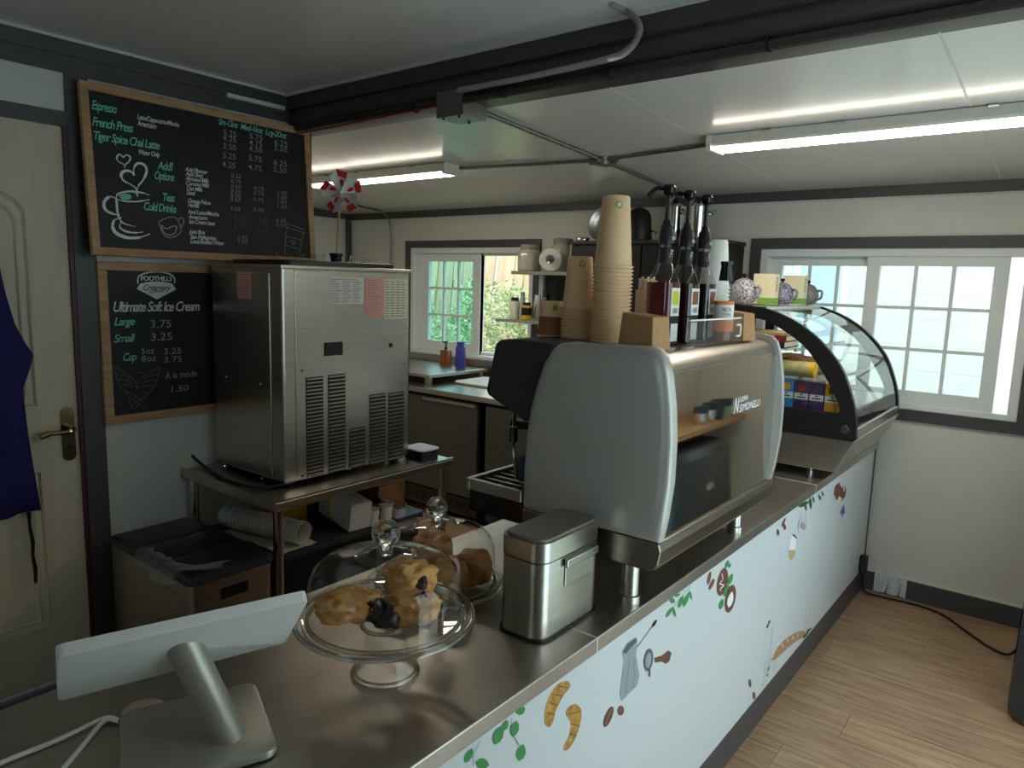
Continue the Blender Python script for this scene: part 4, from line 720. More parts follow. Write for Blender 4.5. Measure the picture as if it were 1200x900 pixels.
for a, b in ((352,448),(728,424),(524,805),(705,766),(380,834)): c = px(S_[0]+a*S_[2], S_[1]+b*S_[2], XV); MB().lathe([(.005,0),(.004,.003)], (0,0,0), 10, Matrix.Translation(c) @ Matrix.Rotation(R(90), 4, 'Y')).build('screw', 'chrome', ic)
for a, b in ((78,470),(202,496),(72,795),(208,840)): c = py(S_[0]+a*S_[2], S_[1]+b*S_[2], y0-.004); MB().lathe([(.005,0),(.004,.003)], (0,0,0), 10, Matrix.Translation(c) @ Matrix.Rotation(R(90), 4, 'X')).build('screw', 'chrome', ic)
p = py(S_[0]+118*S_[2], S_[1]+88*S_[2], y0-.004); q = py(S_[0]+168*S_[2], S_[1]+187*S_[2], y0-.004); nt_ = B(p.x, q.x, y0-.0052, y0-.004, q.z, p.z).build('warning_notice', 'pinkpaper', ic)
m = MB()
for k in range(9): z = p.z-(p.z-q.z)*(k+1)/10; m.box(p.x+.006, q.x-.008, y0-.0056, y0-.0052, z-.0016, z+.0016)
m.build('print', 'redprint', nt_, kind='stuff')
ld = MB().rr(-2.80, -2.41, 1.64, 2.21, 1.640, 1.660, .03, 4, top=.004).build('hopper_lid', 'black', ic, smooth=True)
for b in (1.78, 2.12): MB().cyl((-2.44, b, 1.636), .006, .022, 10).build('lid_pin', 'chrome', ic)
for k, (a, b, h_) in enumerate(((-2.70, 2.02, .04), (-2.62, 2.09, .035), (-2.55, 2.15, .03))):
    c_ = MB().lathe([(.022,0),(.03,h_),(.027,h_),(.02,.003)], (a, b, 1.660), 16, caps=False).build('glass_cup', 'thin', None, smooth=True); tag(c_, ['clear tasting glass beside the pinwheel holder', 'small clear glass in the middle of the row on the black lid', 'low clear glass near the end of the black lid'][k], 'glass', 'glasses on the ice cream machine')
ps = px(394, 300, -2.62); ph = thing('pinwheel_holder', 'small black cup holding the pinwheel stick', 'cup', (ps.x, ps.y, 1.660)); MB().lathe([(.022,0),(.026,.03),(.03,.034),(.03,.042),(.024,.042),(.02,.01)], (ps.x, ps.y, 1.660), 16, caps=False).build('cup', 'black', ph, smooth=True); MB().lathe([(.019,0),(.019,.012)], (ps.x, ps.y, 1.662), 12).build('filling', 'graph', ph)
pc = px(402, 226, -2.62); pw = thing('pinwheel', 'red and white maple leaf pinwheel on a wooden stick', 'pinwheel', (ps.x, ps.y, 1.67))
MB().tube([(ps.x, ps.y, 1.667), (pc.x-.012, pc.y-.005, pc.z)], .0045).build('stick', 'stick', pw, smooth=True)
fx = Vector((.55, -.83, 0)).normalized(); fu = Vector((0,0,1)).cross(fx).normalized(); fz = fx.cross(fu)
TP = Matrix((fu, fz, fx)).transposed().to_4x4(); TP.translation = pc+fx*.012
for k in range(5):
    a = R(90+72*k+12); m = MB(); m2 = MB()
    P_ = lambda r_, da, h_: (r_*math.cos(a+da), r_*math.sin(a+da), h_)
    pts = [P_(.0,0,.0), P_(.04,-.62,.004), P_(.088,-.5,.002), P_(.10,.0,.016), P_(.076,.45,.03), P_(.04,.6,.028), P_(.006,.3,.018)]
    m.add(pts, [(0,1,2),(0,2,3),(0,3,4),(0,4,5),(0,5,6)], TP); bl_ = m.build('blade', 'white', pw, smooth=True, ang=80, recalc=False)
    m2.add([P_(.062,-.52,.0052), P_(.088,-.5,.0042), P_(.1005,.0,.0182), P_(.07,.0,.0155)], [(0,1,2,3)], TP); m2.add([P_(.024,-.25,.0085), P_(.046,-.02,.013), P_(.058,-.18,.0115), P_(.05,-.38,.0085), P_(.034,-.46,.0075)], [(0,1,2,3,4)], TP); m2.build('red_print', 'red', bl_, recalc=False, kind='stuff')
MB().sphere(pc+fx*.035, .009).build('hub', 'white', pw, smooth=True)
cp = [pz(225, 540, .79)+Vector((0,0,.025)), pz(237, 545, .775), pz(262, 561, .774), pz(285, 569, .774), pz(310, 571, .774), pz(335, 566, .774), pz(350, 561, .78), px(354, 557, XV)]
tag(MB().tube(bez(cp, 8), .007).build('machine_lead', 'black', None, smooth=True), 'black power lead curving round the base of the ice cream machine', 'cord')
kt = thing('kitchen_scale', 'low black and pale kitchen scale at the end of the steel table', 'scale', (-2.36, 2.33, .765)); MB().rr(-2.44, -2.31, 2.285, 2.40, .764, .808, .02, 4).build('body', 'black', kt, smooth=True); MB().rr(-2.445, -2.305, 2.28, 2.405, .808, .815, .025, 5, top=.003).build('platform', 'lilac', kt, smooth=True)
# ================================================================== WASTE BIN
wb = thing('waste_bin', 'three compartment brushed steel waste bin with black lids', 'bin', (-2.54, 1.29, 0))
MB().rr(-2.855, -2.235, 1.135, 1.45, .02, .555, .03, 5).build('body', 'steel', wb, smooth=True); MB().rr(-2.855, -2.235, 1.135, 1.45, 0, .02, .03, 5).build('base_ring', 'black', wb)
MB().rr(-2.86, -2.23, 1.13, 1.455, .553, .578, .03, 5, top=.005).build('lid_frame', 'graph', wb, smooth=True)
for k in range(3): MB().rr(-2.845+.203*k, -2.845+.203*k+.196, 1.145, 1.44, .574, .584, .012, 3, top=.004).build('lid', 'black', wb, smooth=True)
B(-2.2352, -2.231, 1.24, 1.345, .475, .515).build('handle_slot', 'black', wb, bevel=.001)
lb = MB(); text(lb, 'simplehuman', plane_T((-2.42, 1.1345, .50), (1,0,0), (0,0,1)), .016); lb.build('brand_lettering', 'blackprint', wb, recalc=False, kind='stuff')
m = MB(); nn = 14; r_ = random.Random(4)
for i in range(nn+1):
    t_ = i/nn; a = -2.60+.36*t_ if t_ < .7 else -2.348+.10*(t_-.7)/.3; b = 1.145 if t_ < .7 else 1.145+.13*(t_-.7)/.3
    m.v += [(a, b+.02+r_.uniform(-.006, .012), .588+r_.uniform(0, .012)), (a, b-.018+r_.uniform(-.006, .006), .59+r_.uniform(0, .016)), (a+.01, b-.03+r_.uniform(-.01, .01)*(1.5-t_), .555-.035*math.sin(math.pi*min(1, t_*1.3))+r_.uniform(-.01, .01))]
for i in range(nn):
    for k in range(2): m.f.append((3*i+k, 3*i+3+k, 3*i+4+k, 3*i+1+k))
o = m.build('bin_liner', 'bag', None, smooth=True, ang=180, recalc=False); tag(o, 'crumpled clear plastic bag poking out over the bin edge', 'bag')
# ================================================================== THINGS UNDER THE TABLE
tt = thing('storage_tote', 'black storage tote under the steel table', 'tote', (-2.64, 1.94, 0)); m = MB().rr(-2.90, -2.39, 1.545, 2.36, 0, .47, .03, 4).build('body', 'black', tt, smooth=True); MB().rr(-2.915, -2.37, 1.53, 2.372, .47, .497, .03, 4, top=.006).build('lid', 'graph', tt, smooth=True)
ts = MB(); r_ = random.Random(3)
for i in range(9):
    for k in range(6): ts.v.append((-2.78+.395*i/8+r_.uniform(-.006, .006), 1.565+.17*k/5+.02*i/8, .4985+r_.uniform(0, .007)))
ts.f = [(6*i+k, 6*i+6+k, 6*i+7+k, 6*i+1+k) for i in range(8) for k in range(5)]; tag(ts.build('tissue_sheet', 'tissue', None, smooth=True, ang=180, recalc=False), 'creased white tissue paper under the lying cup stack', 'paper')
pa, pb = Vector((-2.76, 1.605, .562)), Vector((-2.405, 1.70, .552)); dd = (pb-pa).normalized()
cst = thing('plastic_cup_stack', 'long lying stack of ribbed plastic cups under the table', 'cups', (-2.58, 1.65, .5))
n = 30; Tq = plane_T(pa, dd.cross(Vector((0,0,1))), Vector((0,0,1))); Lq = (pb-pa).length; cm_ = None
for k in range(n):
    pp = pa.lerp(pb, k/n); Tk = dd.to_track_quat('Z', 'Y').to_matrix().to_4x4()
    if cm_ is None: o = MB().lathe([(.040,0),(.0465,.010),(.0485,.0115),(.0485,.0135),(.045,.0135)], (0,0,0), 22, caps=False).build('cup', 'wcup', cst, local=True, smooth=True); cm_ = o.data
    else: o = bpy.data.objects.new('cup', cm_); C.objects.link(o); o.parent = cst
    Tk.translation = pp-ORG[cst.name]; o.matrix_local = Tk
MB().lathe([(.0,.0),(.036,.0),(.047,.006),(.047,.012)], (0,0,0), 22, plane_T(pb, dd.orthogonal(), dd.cross(dd.orthogonal())), caps=False).build('end_cup', 'bag', cst, smooth=True); MB().lathe([(.044,.0),(.047,.05)], (0,0,0), 22, dd.to_track_quat('Z', 'Y').to_matrix().to_4x4().copy() if False else plane_T(pa-dd*.05, dd.orthogonal(), dd.cross(dd.orthogonal()))).build('stack_wrap', 'lilac', cst, smooth=True)
yb = thing('yellow_carton', 'long yellow carton lying under the steel table', 'carton', (-2.72, 1.82, .5)); B(-2.90, -2.655, 1.775, 1.90, .498, .665).build('box', 'yellow', yb, bevel=.002); B(-2.657, -2.6535, 1.775, 1.90, .62, .64).build('tape', 'label_y', yb)
Tw = Matrix.Translation((-2.50, 1.93, .525)) @ Matrix.Rotation(R(9), 4, 'Y') @ Matrix.Rotation(R(-4), 4, 'Z'); wc = thing('white_carton', 'white carton with yellow stripe and lilac label under the table', 'carton', (-2.5, 1.99, .5))
MB().box(-.04, .115, 0, .11, -.006, .115, Tw).build('box', 'wbox', wc, bevel=.002); MB().box(-.065, -.04, 0, .11, -.006, .115, Tw).build('stripe', 'yellow', wc); MB().box(-.125, -.065, 0, .11, -.006, .115, Tw).build('label_end', 'lilac', wc); MB().box(-.145, -.125, 0, .11, -.006, .115, Tw).build('dark_band', 'carton_purple', wc)
m = MB()
for k in range(4):
    z = .018+.025*k; stroke(m, [(-.105, z), (-.085, z+.012), (-.105, z+.016)][::1], .004, Tw @ Matrix(((1,0,0,0),(0,0,1,-.0006),(0,1,0,0),(0,0,0,1))))
m.build('scribble', 'd_dgrey', wc, recalc=False, kind='stuff')
for k, (a, b, lab) in enumerate(((-2.395, 2.06, 'small clear lidded cup at the tote edge under the table'), (-2.395, 2.14, 'clear lidded cup behind the white carton under the table'))):
    t = thing('lidded_cup', lab, 'cup', (a, b, .497), 'lidded cups under the table'); MB().lathe([(.024,0),(.033,.075)], (a, b, .497), 20).build('cup', 'wcup', t, smooth=True); MB().lathe([(.035,.075),(.035,.083),(.03,.086),(.028,.095),(.0005,.095)], (a, b, .497), 20).build('lid', 'plastic', t, smooth=True)
for k, (a, b, lab) in enumerate(((-2.56, 2.125, 'round black lidded teapot beside the white carton'), (-2.465, 2.145, 'round black lidded teapot in front of the cardboard box'))):
    t = thing('small_teapot', lab, 'teapot', (a, b, .497), 'black teapots under the table'); MB().lathe([(.02,0),(.038,.02),(.044,.045),(.038,.07),(.025,.08)], (a, b, .497), 20).build('body', 'blackgloss', t, smooth=True); l = MB().lathe([(.03,.077),(.022,.088),(.006,.094)], (a, b, .497), 18).build('lid', 'blackgloss', t, smooth=True); MB().lathe([(.005,.093),(.004,.10),(.009,.106),(.009,.112),(.003,.115)], (a, b, .497), 12).build('knob', 'black', l, smooth=True)
    MB().tube(bez([(a+.03, b-.02, .535), (a+.06, b-.035, .55), (a+.066, b-.04, .572)], 5), [.011]*5+[.008]*6).build('spout', 'blackgloss', t, smooth=True)
t = thing('round_tin', 'round pale tin with silver lid under the table', 'tin', (-2.415, 2.225, .497)); MB().cyl((-2.415, 2.225, .497), .042, .05, 24).build('body', 'lilac', t, smooth=True); MB().lathe([(.045,.045),(.047,.055),(.04,.062),(.03,.06),(.0005,.06)], (-2.415, 2.225, .497), 24).build('lid', 'chrome', t, smooth=True)
t = thing('cardboard_box', 'brown cardboard box at the end of the tote under the table', 'box', (-2.63, 2.30, .497)); MB().box(-2.86, -2.50, 2.19, 2.36, .497, .625).build('box', 'wick', t, bevel=.003); B(-2.86, -2.50, 2.272, 2.276, .625, .627).build('flap_seam', 'kraft', t)
m = MB(); r_ = random.Random(9)
for i in range(7):
    for k in range(5): m.v.append((-2.78+.03*i, 1.99+.035*k, .60+r_.uniform(-.02, .04)-.004*(i-3)**2))
m.f = [(5*i+k, 5*i+5+k, 5*i+6+k, 5*i+1+k) for i in range(6) for k in range(4)]; m.v = [(v[0], v[1], v[2]) for v in m.v]
t = thing('wrapped_pack', 'crumpled clear wrapped pack behind the white carton', 'bag', (-2.69, 2.06, .497)); m.build('film', 'bag', t, smooth=True, ang=180, recalc=False); MB().rr(-2.79, -2.6, 1.985, 2.13, .497, .575, .03, 4, top=.02).build('contents', 'greyprint', t, smooth=True)
# ================================================================== APRON
ap = thing('apron', 'navy blue apron hanging on the cream door', 'apron', (XL+.05, .70, .70))
rows = [(.715,.933),(.80,.926),(.90,.917),(1.0,.910),(1.10,.905),(1.175,.904),(1.23,.925),(1.286,.942),(1.34,.915),(1.40,.89),(1.5,.868),(1.61,.852),(1.70,.84)]
m = MB(); nc = 22
for z, yr in rows:
    for i in range(nc+1):
        t_ = i/nc; hw = (yr-.68); yy = .68-hw+2*hw*t_; fold = .014*math.sin(t_*17+z*1.5)+.008*math.sin(t_*31+z*4); m.v.append((XL+.035+fold*(1.2-.5*(z-.7)), yy, z+.004*math.sin(t_*9)))
for k in range(len(rows)-1):
    for i in range(nc): a = k*(nc+1)+i; m.f.append((a, a+1, a+nc+2, a+nc+1))
o = m.build('cloth', 'navy', ap, smooth=True, ang=180, recalc=False); sd = o.modifiers.new('th', 'SOLIDIFY'); sd.thickness = .003
st = MB()
for i, (yy, z) in enumerate(((.893,.72),(.893,.66),(.90,.60),(.896,.55),(.902,.50),(.90,.445))): st.v += [(XL+.03+.006*(i % 2), yy-.007, z), (XL+.03-.004*(i % 2), yy+.007, z)]
st.f = [(2*i, 2*i+1, 2*i+3, 2*i+2) for i in range(5)]; st.build('tie_strap', 'black', ap, recalc=False)
MB().tube(bez([(XL+.03, .53, 1.70), (XL+.03, .60, 1.82), (XL+.025, .68, 1.88), (XL+.03, .76, 1.82), (XL+.03, .83, 1.70)], 6), .006).build('neck_strap', 'navy', ap, smooth=True)
t = thing('coat_hook', 'metal hook on the cream door holding the apron', 'hook', (XL, .68, 1.86)); MB().tube(bez([(XL-.004, .68, 1.90), (XL+.025, .68, 1.868), (XL+.045, .68, 1.875), (XL+.045, .68, 1.90)], 5), .006).build('hook', 'brassy', t, smooth=True); B(XL-.005, XL+.002, .665, .695, 1.87, 1.93).build('plate', 'brassy', t)
# ================================================================== REAR KITCHEN RUN
ZR = .88; YR = 3.36
rw = thing('rear_worktop', 'stainless steel rear worktop with upstand below the windows', 'worktop', (-3.3, 3.75, .85)); B(-5.1, -1.5, YR, YF-.004, .845, ZR).build('top', 'steel', rw, bevel=.004); B(-5.1, -1.5, YF-.03, YF-.019, ZR, 1.0).build('upstand', 'steel', rw)
for k, (a, b, lab) in enumerate(((-4.62, -3.78, 'dark steel undercounter fridge behind the ice cream machine'), (-3.76, -2.92, 'dark steel undercounter fridge beside the steel table'), (-2.86, -2.02, 'dark steel undercounter fridge behind the drip tray'))):
    t = thing('undercounter_fridge', lab, 'fridge', ((a+b)/2, 3.75, 0), 'undercounter fridges'); B(a, b, YR+.05, YF-.02, .06, .843).build('body', 'black', t)
    d_ = B(a+.006, b-.006, YR+.012, YR+.05, .20, .825).build('door', 'fridge', t, bevel=.006); B(a+.35, b-.02, YR+.004, YR+.014, .80, .818).build('handle', 'steel', d_, bevel=.003)
    gp = B(a+.01, b-.01, YR+.03, YR+.05, .07, .185).build('kick_grille', 'graph', t)
    for j in range(9): B(a+.08+.08*j, a+.13+.08*j, YR+.026, YR+.03, .10, .15).build('grille_slot', 'black', gp)
    for cx in (a+.06, b-.06): MB().cyl((cx, YR+.12, 0), .025, .06, 12).build('foot', 'black', t)
pf = thing('sink_cover', 'raised steel sink cover on the rear worktop', 'sink', (-4.1, 3.8, ZR)); B(-4.75, -3.45, 3.47, 4.09, ZR+.048, ZR+.07).build('lid', 'steel', pf, bevel=.004)
m = MB()
for a in (-4.72, -3.52):
    for b in (3.5, 4.04): B(a, a+.04, b, b+.03, ZR-.001, ZR+.05).build('support', 'steel', pf)
tr = thing('white_tray', 'white rimmed tray lying on the rear worktop', 'tray', (-3.2, 3.85, ZR)); MB().rr(-3.40, -2.95, 3.66, 4.0, ZR, ZR+.012, .03, 4).build('tray', 'steel', tr, smooth=True); MB().rr(-3.40, -2.95, 3.66, 4.0, ZR+.012, ZR+.022, .03, 4, top=.004).build('white_lid', 'offwhite', tr, smooth=True)
sp = thing('soap_bottle', 'amber soap bottle with dark green pump below the window', 'bottle', (-3.80, 4.0, ZR+.07)); MB().rr(-3.84, -3.76, 3.97, 4.03, ZR+.07, ZR+.19, .012, 3, top=.012).build('body', 'amber', sp, smooth=True); MB().lathe([(.014,0),(.014,.02),(.006,.022),(.006,.05),(.014,.052),(.014,.066)], (-3.80, 4.0, ZR+.188), 12).build('pump', 'darkgreen', sp, smooth=True); B(-3.83, -3.80, 3.99, 4.008, ZR+.242, ZR+.252).build('nozzle', 'darkgreen', sp)
bb = thing('blue_bottle', 'tall blue plastic bottle beside the soap bottle', 'bottle', (-3.60, 3.95, ZR+.07)); MB().lathe([(.036,0),(.038,.01),(.038,.15),(.032,.165),(.030,.168)], (-3.60, 3.95, ZR+.07), 18).build('body', 'blue', bb, smooth=True); MB().cyl((-3.60, 3.95, ZR+.236), .029, .03, 18).build('cap', 'blue', bb, smooth=True)
# --- black cabinet with side shelves
CZ = 1.862
bc_ = thing('black_cabinet', 'tall black cabinet between the two windows carrying cookware', 'cabinet', (-2.03, 3.95, ZR)); B(-2.53, -1.56, 3.80, YF-.035, ZR, CZ-.02).build('carcass', 'cabinet', bc_); B(-2.54, -1.55, 3.78, YF-.032, CZ-.02, CZ).build('top', 'graph', bc_, bevel=.002)
B(-2.543, -2.53, 3.78, YF-.035, ZR, CZ-.02).build('side_edge', 'shelf', bc_)
for a, b in ((-2.525, -2.05), (-2.04, -1.565)): q = B(a, b, 3.785, 3.80, ZR+.02, CZ-.03).build('door', 'cabinet', bc_, bevel=.003); B((a+b)/2+(.18 if a < -2.3 else -.19), (a+b)/2+(.19 if a < -2.3 else -.18), 3.77, 3.785, 1.3, 1.42).build('handle', 'steel', q)
ZU = py(630, 318, 3.8).z; ZL = py(600, 374, 3.8).z
ws = thing('side_shelf_unit', 'grey two tier shelf fixed beside the black cabinet', 'shelf', (-2.77, 3.95, ZR)); B(-2.99, -2.545, 3.76, 4.09, ZU-.022, ZU).build('upper_shelf', 'shelf', ws); B(-3.115, -2.545, 3.76, 4.09, ZL-.02, ZL).build('lower_shelf', 'shelf', ws)
B(-2.97, -2.935, 4.05, 4.09, ZR, ZU-.02).build('post', 'offwhite', ws); B(-2.60, -2.57, 4.05, 4.09, ZR, ZU-.02).build('post', 'offwhite', ws); B(-2.93, -2.60, 4.08, 4.09, ZL, ZU-.02).build('back_board', 'graph', ws)
j1 = py(620, 310, 3.88); t = thing('storage_jar', 'frosted glass storage jar with wide grey lid on the upper shelf', 'jar', (j1.x, 3.88, ZU)); MB().lathe([(.07,0),(.078,.01),(.078,.115),(.07,.135),(.055,.145),(.055,.15)], (j1.x, 3.88, ZU), 26).build('body', 'jarglass', t, smooth=True); MB().lathe([(.06,.148),(.06,.172),(.055,.176)], (j1.x, 3.88, ZU), 26).build('lid', 'jarlid', t, smooth=True)
j2 = py(655, 310, 3.93); t = thing('dispenser_jar', 'clear glass dispenser jar with round white plate and chrome knob', 'jar', (j2.x, 3.95, ZU)); MB().lathe([(.075,0),(.082,.012),(.082,.15),(.07,.175),(.06,.18),(.06,.19)], (j2.x, 3.97, ZU), 26).build('body', 'jarglass', t, smooth=True); MB().lathe([(.066,.188),(.066,.215),(.06,.22)], (j2.x, 3.97, ZU), 26).build('lid', 'jarlid', t, smooth=True)
fd = Vector((.5, -.85, .05)).normalized(); c = Vector((j2.x+.01, 3.82, ZU+.075)); Tf = fd.to_track_quat('Z', 'Y').to_matrix().to_4x4(); Tf.translation = c
MB().lathe([(.0005,0),(.07,0),(.074,.006),(.07,.012),(.0005,.012)], (0,0,0), 28, Tf, caps=False).build('front_plate', 'wcup', t, smooth=True); MB().lathe([(.012,.01),(.012,.02),(.028,.026),(.028,.045),(.018,.055),(.0005,.056)], (0,0,0), 20, Tf, caps=False).build('knob', 'chrome', t, smooth=True)
for k, (pxx, yy, r_, h_, m1, m2_, lab) in enumerate(((603, 3.86, .033, .145, 'wcup', 'graph', 'white tub with dark lid on the lower side shelf'), (617, 3.86, .034, .115, 'yellow', 'black', 'yellow and black tin on the lower side shelf'), (630, 3.95, .028, .165, 'jarglass', 'wcup', 'pale spice jar with white cap on the lower side shelf'), (640, 3.98, .022, .185, 'syrup_black', 'black', 'dark sauce bottle on the lower side shelf'), (651, 3.93, .026, .15, 'red', 'black', 'red sauce bottle with black cap on the lower side shelf'), (612, 4.0, .02, .18, 'jarglass', 'lilac', 'slim clear bottle at the back of the lower side shelf'))):
    c = py(pxx, 365, yy); t = thing('shelf_container', lab, 'container', (c.x, yy, ZL), 'containers on the lower side shelf'); MB().lathe([(r_*.95,0),(r_,.006),(r_,h_*.75),(r_*.8,h_*.83),(r_*.7,h_*.84)], (c.x, yy, ZL), 18).build('body', m1, t, smooth=True); MB().cyl((c.x, yy, ZL+h_*.835), r_*.78, h_*.165, 18).build('cap', m2_, t, smooth=True)
    if k == 1: MB().lathe([(r_+.0006,.03),(r_+.0006,.08)], (c.x, yy, ZL), 18, caps=False).build('label_band', 'label_b', t, smooth=True)
# cookware on the cabinet
c = py(706, 262, 3.95); Tk = Vector((.35, -.93, .12)).normalized().to_track_quat('Z', 'Y').to_matrix().to_4x4(); Tk.translation = (c.x, 3.99, CZ+.113)
t = thing('steel_pan', 'shallow stainless steel pan standing on edge on the cabinet', 'pan', (c.x, 3.99, CZ)); MB().lathe([(.0005,-.03),(.05,-.028),(.09,-.012),(.105,0),(.115,.003),(.115,.008),(.102,.006),(.088,-.006),(.05,-.022),(.0005,-.024)], (0,0,0), 36, Tk, caps=False).build('bowl', 'steel', t, smooth=True); MB().tube([Tk @ Vector(v) for v in ((.03,-.03,0),(.0,-.02,.02),(-.03,.02,.0))], .006).build('handle', 'chrome', t, smooth=True)
c = py(683, 277, 3.85); t = thing('measuring_ring', 'flat steel tin ring lying on the cabinet edge', 'tin', (c.x, 3.85, CZ)); MB().lathe([(.04,0),(.042,.004),(.042,.018),(.04,.022),(.0005,.02)], (c.x, 3.85, CZ), 24).build('tin', 'chrome', t, smooth=True); MB().lathe([(.044,.016),(.044,.023),(.04,.024)], (c.x, 3.85, CZ), 24).build('rim', 'chrome', t, smooth=True)
c = py(749, 262, 3.95); t = thing('black_kettle', 'black kettle with long handle on top of the cabinet', 'kettle', (c.x, 3.95, CZ)); MB().lathe([(.08,0),(.082,.01),(.07,.16),(.05,.19),(.045,.192)], (c.x, 3.95, CZ), 24).build('body', 'black', t, smooth=True); MB().tube(bez([(c.x+.07, 3.93, CZ+.04), (c.x+.12, 3.90, CZ+.06), (c.x+.15, 3.885, CZ+.05)], 4), .006).build('handle', 'chrome', t, smooth=True); MB().lathe([(.045,.19),(.03,.20),(.01,.205),(.012,.22)], (c.x, 3.95, CZ), 18).build('lid', 'black', t, smooth=True)
for k, (pxx, yy, r_, h_, lab) in enumerate(((790, 3.99, .062, .20, 'tall polished steel pot on the cabinet beside the kettle'), (817, 3.90, .055, .185, 'polished steel pot at the end of the cabinet with side handles'))):
    c = py(pxx, 270, yy); t = thing('steel_pot', lab, 'pot', (c.x, yy, CZ), 'steel pots on the cabinet'); MB().lathe([(r_*.97,0),(r_,.006),(r_,h_),(r_*1.03,h_+.004)], (c.x, yy, CZ), 28).build('body', 'chrome', t, smooth=True); l = MB().lathe([(r_*1.04,h_+.003),(r_*1.0,h_+.012),(r_*.5,h_+.028),(.012,h_+.03)], (c.x, yy, CZ), 28).build('lid', 'chrome', t, smooth=True); MB().lathe([(.008,h_+.028),(.006,h_+.038),(.015,h_+.045),(.013,h_+.052)], (c.x, yy, CZ), 14).build('knob', 'black', l, smooth=True)
    MB().tube(bez([(c.x+r_*.95, yy-.03, CZ+h_*.8), (c.x+r_+.04, yy-.03, CZ+h_*.85), (c.x+r_+.045, yy+.02, CZ+h_*.85), (c.x+r_*.95, yy+.03, CZ+h_*.8)], 5), .006).build('handle', 'chrome', t, smooth=True)
# ================================================================== THINGS ON THE ESPRESSO MACHINE
ZM = 1.4485
def cup_mesh(): return [(.030,0),(.031,.002)]
_cu = {}
def cup_stack(name, label, cx, cy, z, rb, rt, ch, n, pitch, m_, group, top_logo=True):
    t = thing(name, label, 'cups', (cx, cy, z), group)     # cups upside down: rim at the bottom
    for k in range(n):
        if k < n-1: pr = [(rt, 0), (rt+.0034, .001), (rt+.0034, .0048), (rt-.0012, .006), (rt-(rt-rb)*pitch*1.3/ch, pitch*1.3)]
        else: pr = [(rt, 0), (rt+.0034, .001), (rt+.0034, .0048), (rt-.0012, .006), (rb, ch-.004), (rb-.003, ch), (rb-.006, ch-.004), (.0005, ch-.005)]
        ky = (name, k == n-1, m_, rb, ch)
        if ky not in _cu: o = MB().lathe(pr, (0,0,0), 30, caps=False).build('paper_cup', m_, t, local=True, smooth=True, ang=50); _cu[ky] = o.data
        else: o = bpy.data.objects.new('paper_cup', _cu[ky]); C.objects.link(o); o.parent = t
        o.location = (0, 0, k*pitch)
    if top_logo:
        zz = (n-1)*pitch+ch*.86; an = R(-48); rr_ = rb+(rt-rb)*.14+.0008; nx = Vector((math.cos(an), math.sin(an), .0)); T = plane_T(nx*rr_+Vector((0,0,zz)), Vector((-nx.y, nx.x, 0)), (0,0,1)); m = MB(); m.add([(p[0], p[1], 0) for p in ell(0,0,.009,.009)], [tuple(range(18))], T); lo = m.build('logo_disc', 'leafgreen', o, local=True, recalc=False); lo.location = (0, 0, -(n-1)*pitch)
        m = MB(); m.add([(p[0], p[1], .0003) for p in ell(.001,.001,.0055,.0055)], [tuple(range(18))], T); l2 = m.build('logo_mark', 'cream', o, local=True, recalc=False); l2.location = (0, 0, -(n-1)*pitch)
    return t
cup_stack('paper_cup_stack', 'tallest stack of upside-down kraft paper cups on the espresso machine', -.985, 1.672, ZM, .036, .0505, .185, 21, .0098, 'cup', 'cup stacks on the espresso machine')
cup_stack('paper_cup_stack', 'medium stack of upside-down kraft paper cups beside the tallest stack', -1.10, 1.69, ZM, .034, .046, .145, 10, .0090, 'cup', 'cup stacks on the espresso machine')
cup_stack('white_cup_stack', 'stack of upside-down white paper cups behind the syrup bottles', -.915, 2.178, ZM, .034, .047, .15, 14, .0115, 'wcup', 'cup stacks on the espresso machine', False)
t = thing('sleeved_cup', 'single upside-down kraft cup with brown sleeve on the black visor', 'cup', (-1.192, 1.70, 1.447)); MB().lathe([(.044,0),(.0462,.001),(.0462,.0055),(.0436,.0065),(.034,.098),(.031,.102),(.028,.098),(.0005,.097)], (-1.192, 1.70, 1.447), 30, caps=False).build('cup', 'cup', t, smooth=True, ang=50); sl = MB().lathe([(.0455,.004),(.0395,.058)], (-1.192, 1.70, 1.447), 30, caps=False).build('sleeve', 'sleeve', t, smooth=True)
nx = Vector((math.cos(R(-48)), math.sin(R(-48)), 0)); m = MB(); m.add([(p[0], p[1], 0) for p in ell(0,0,.008,.008)], [tuple(range(18))], plane_T(Vector((-1.192, 1.70, 1.447+.083))+nx*.0378, (-nx.y, nx.x, 0), (0,0,1))); m.build('logo_disc', 'leafgreen', t, recalc=False)
t = thing('stirrer_pack', 'cream paper bundle of wooden stirrers behind the tallest cup stack', 'stirrers', (-.965, 1.835, ZM)); MB().rr(-.995, -.935, 1.81, 1.86, ZM, ZM+.14, .015, 3).build('wrapper', 'cream', t, smooth=True)
for k in range(9): a = -.988+.0058*k; B(a, a+.004, 1.822+.004*(k % 3), 1.83+.004*(k % 3), ZM+.10, ZM+.172+.006*math.sin(k*2.1)).build('stirrer', 'cream', t)
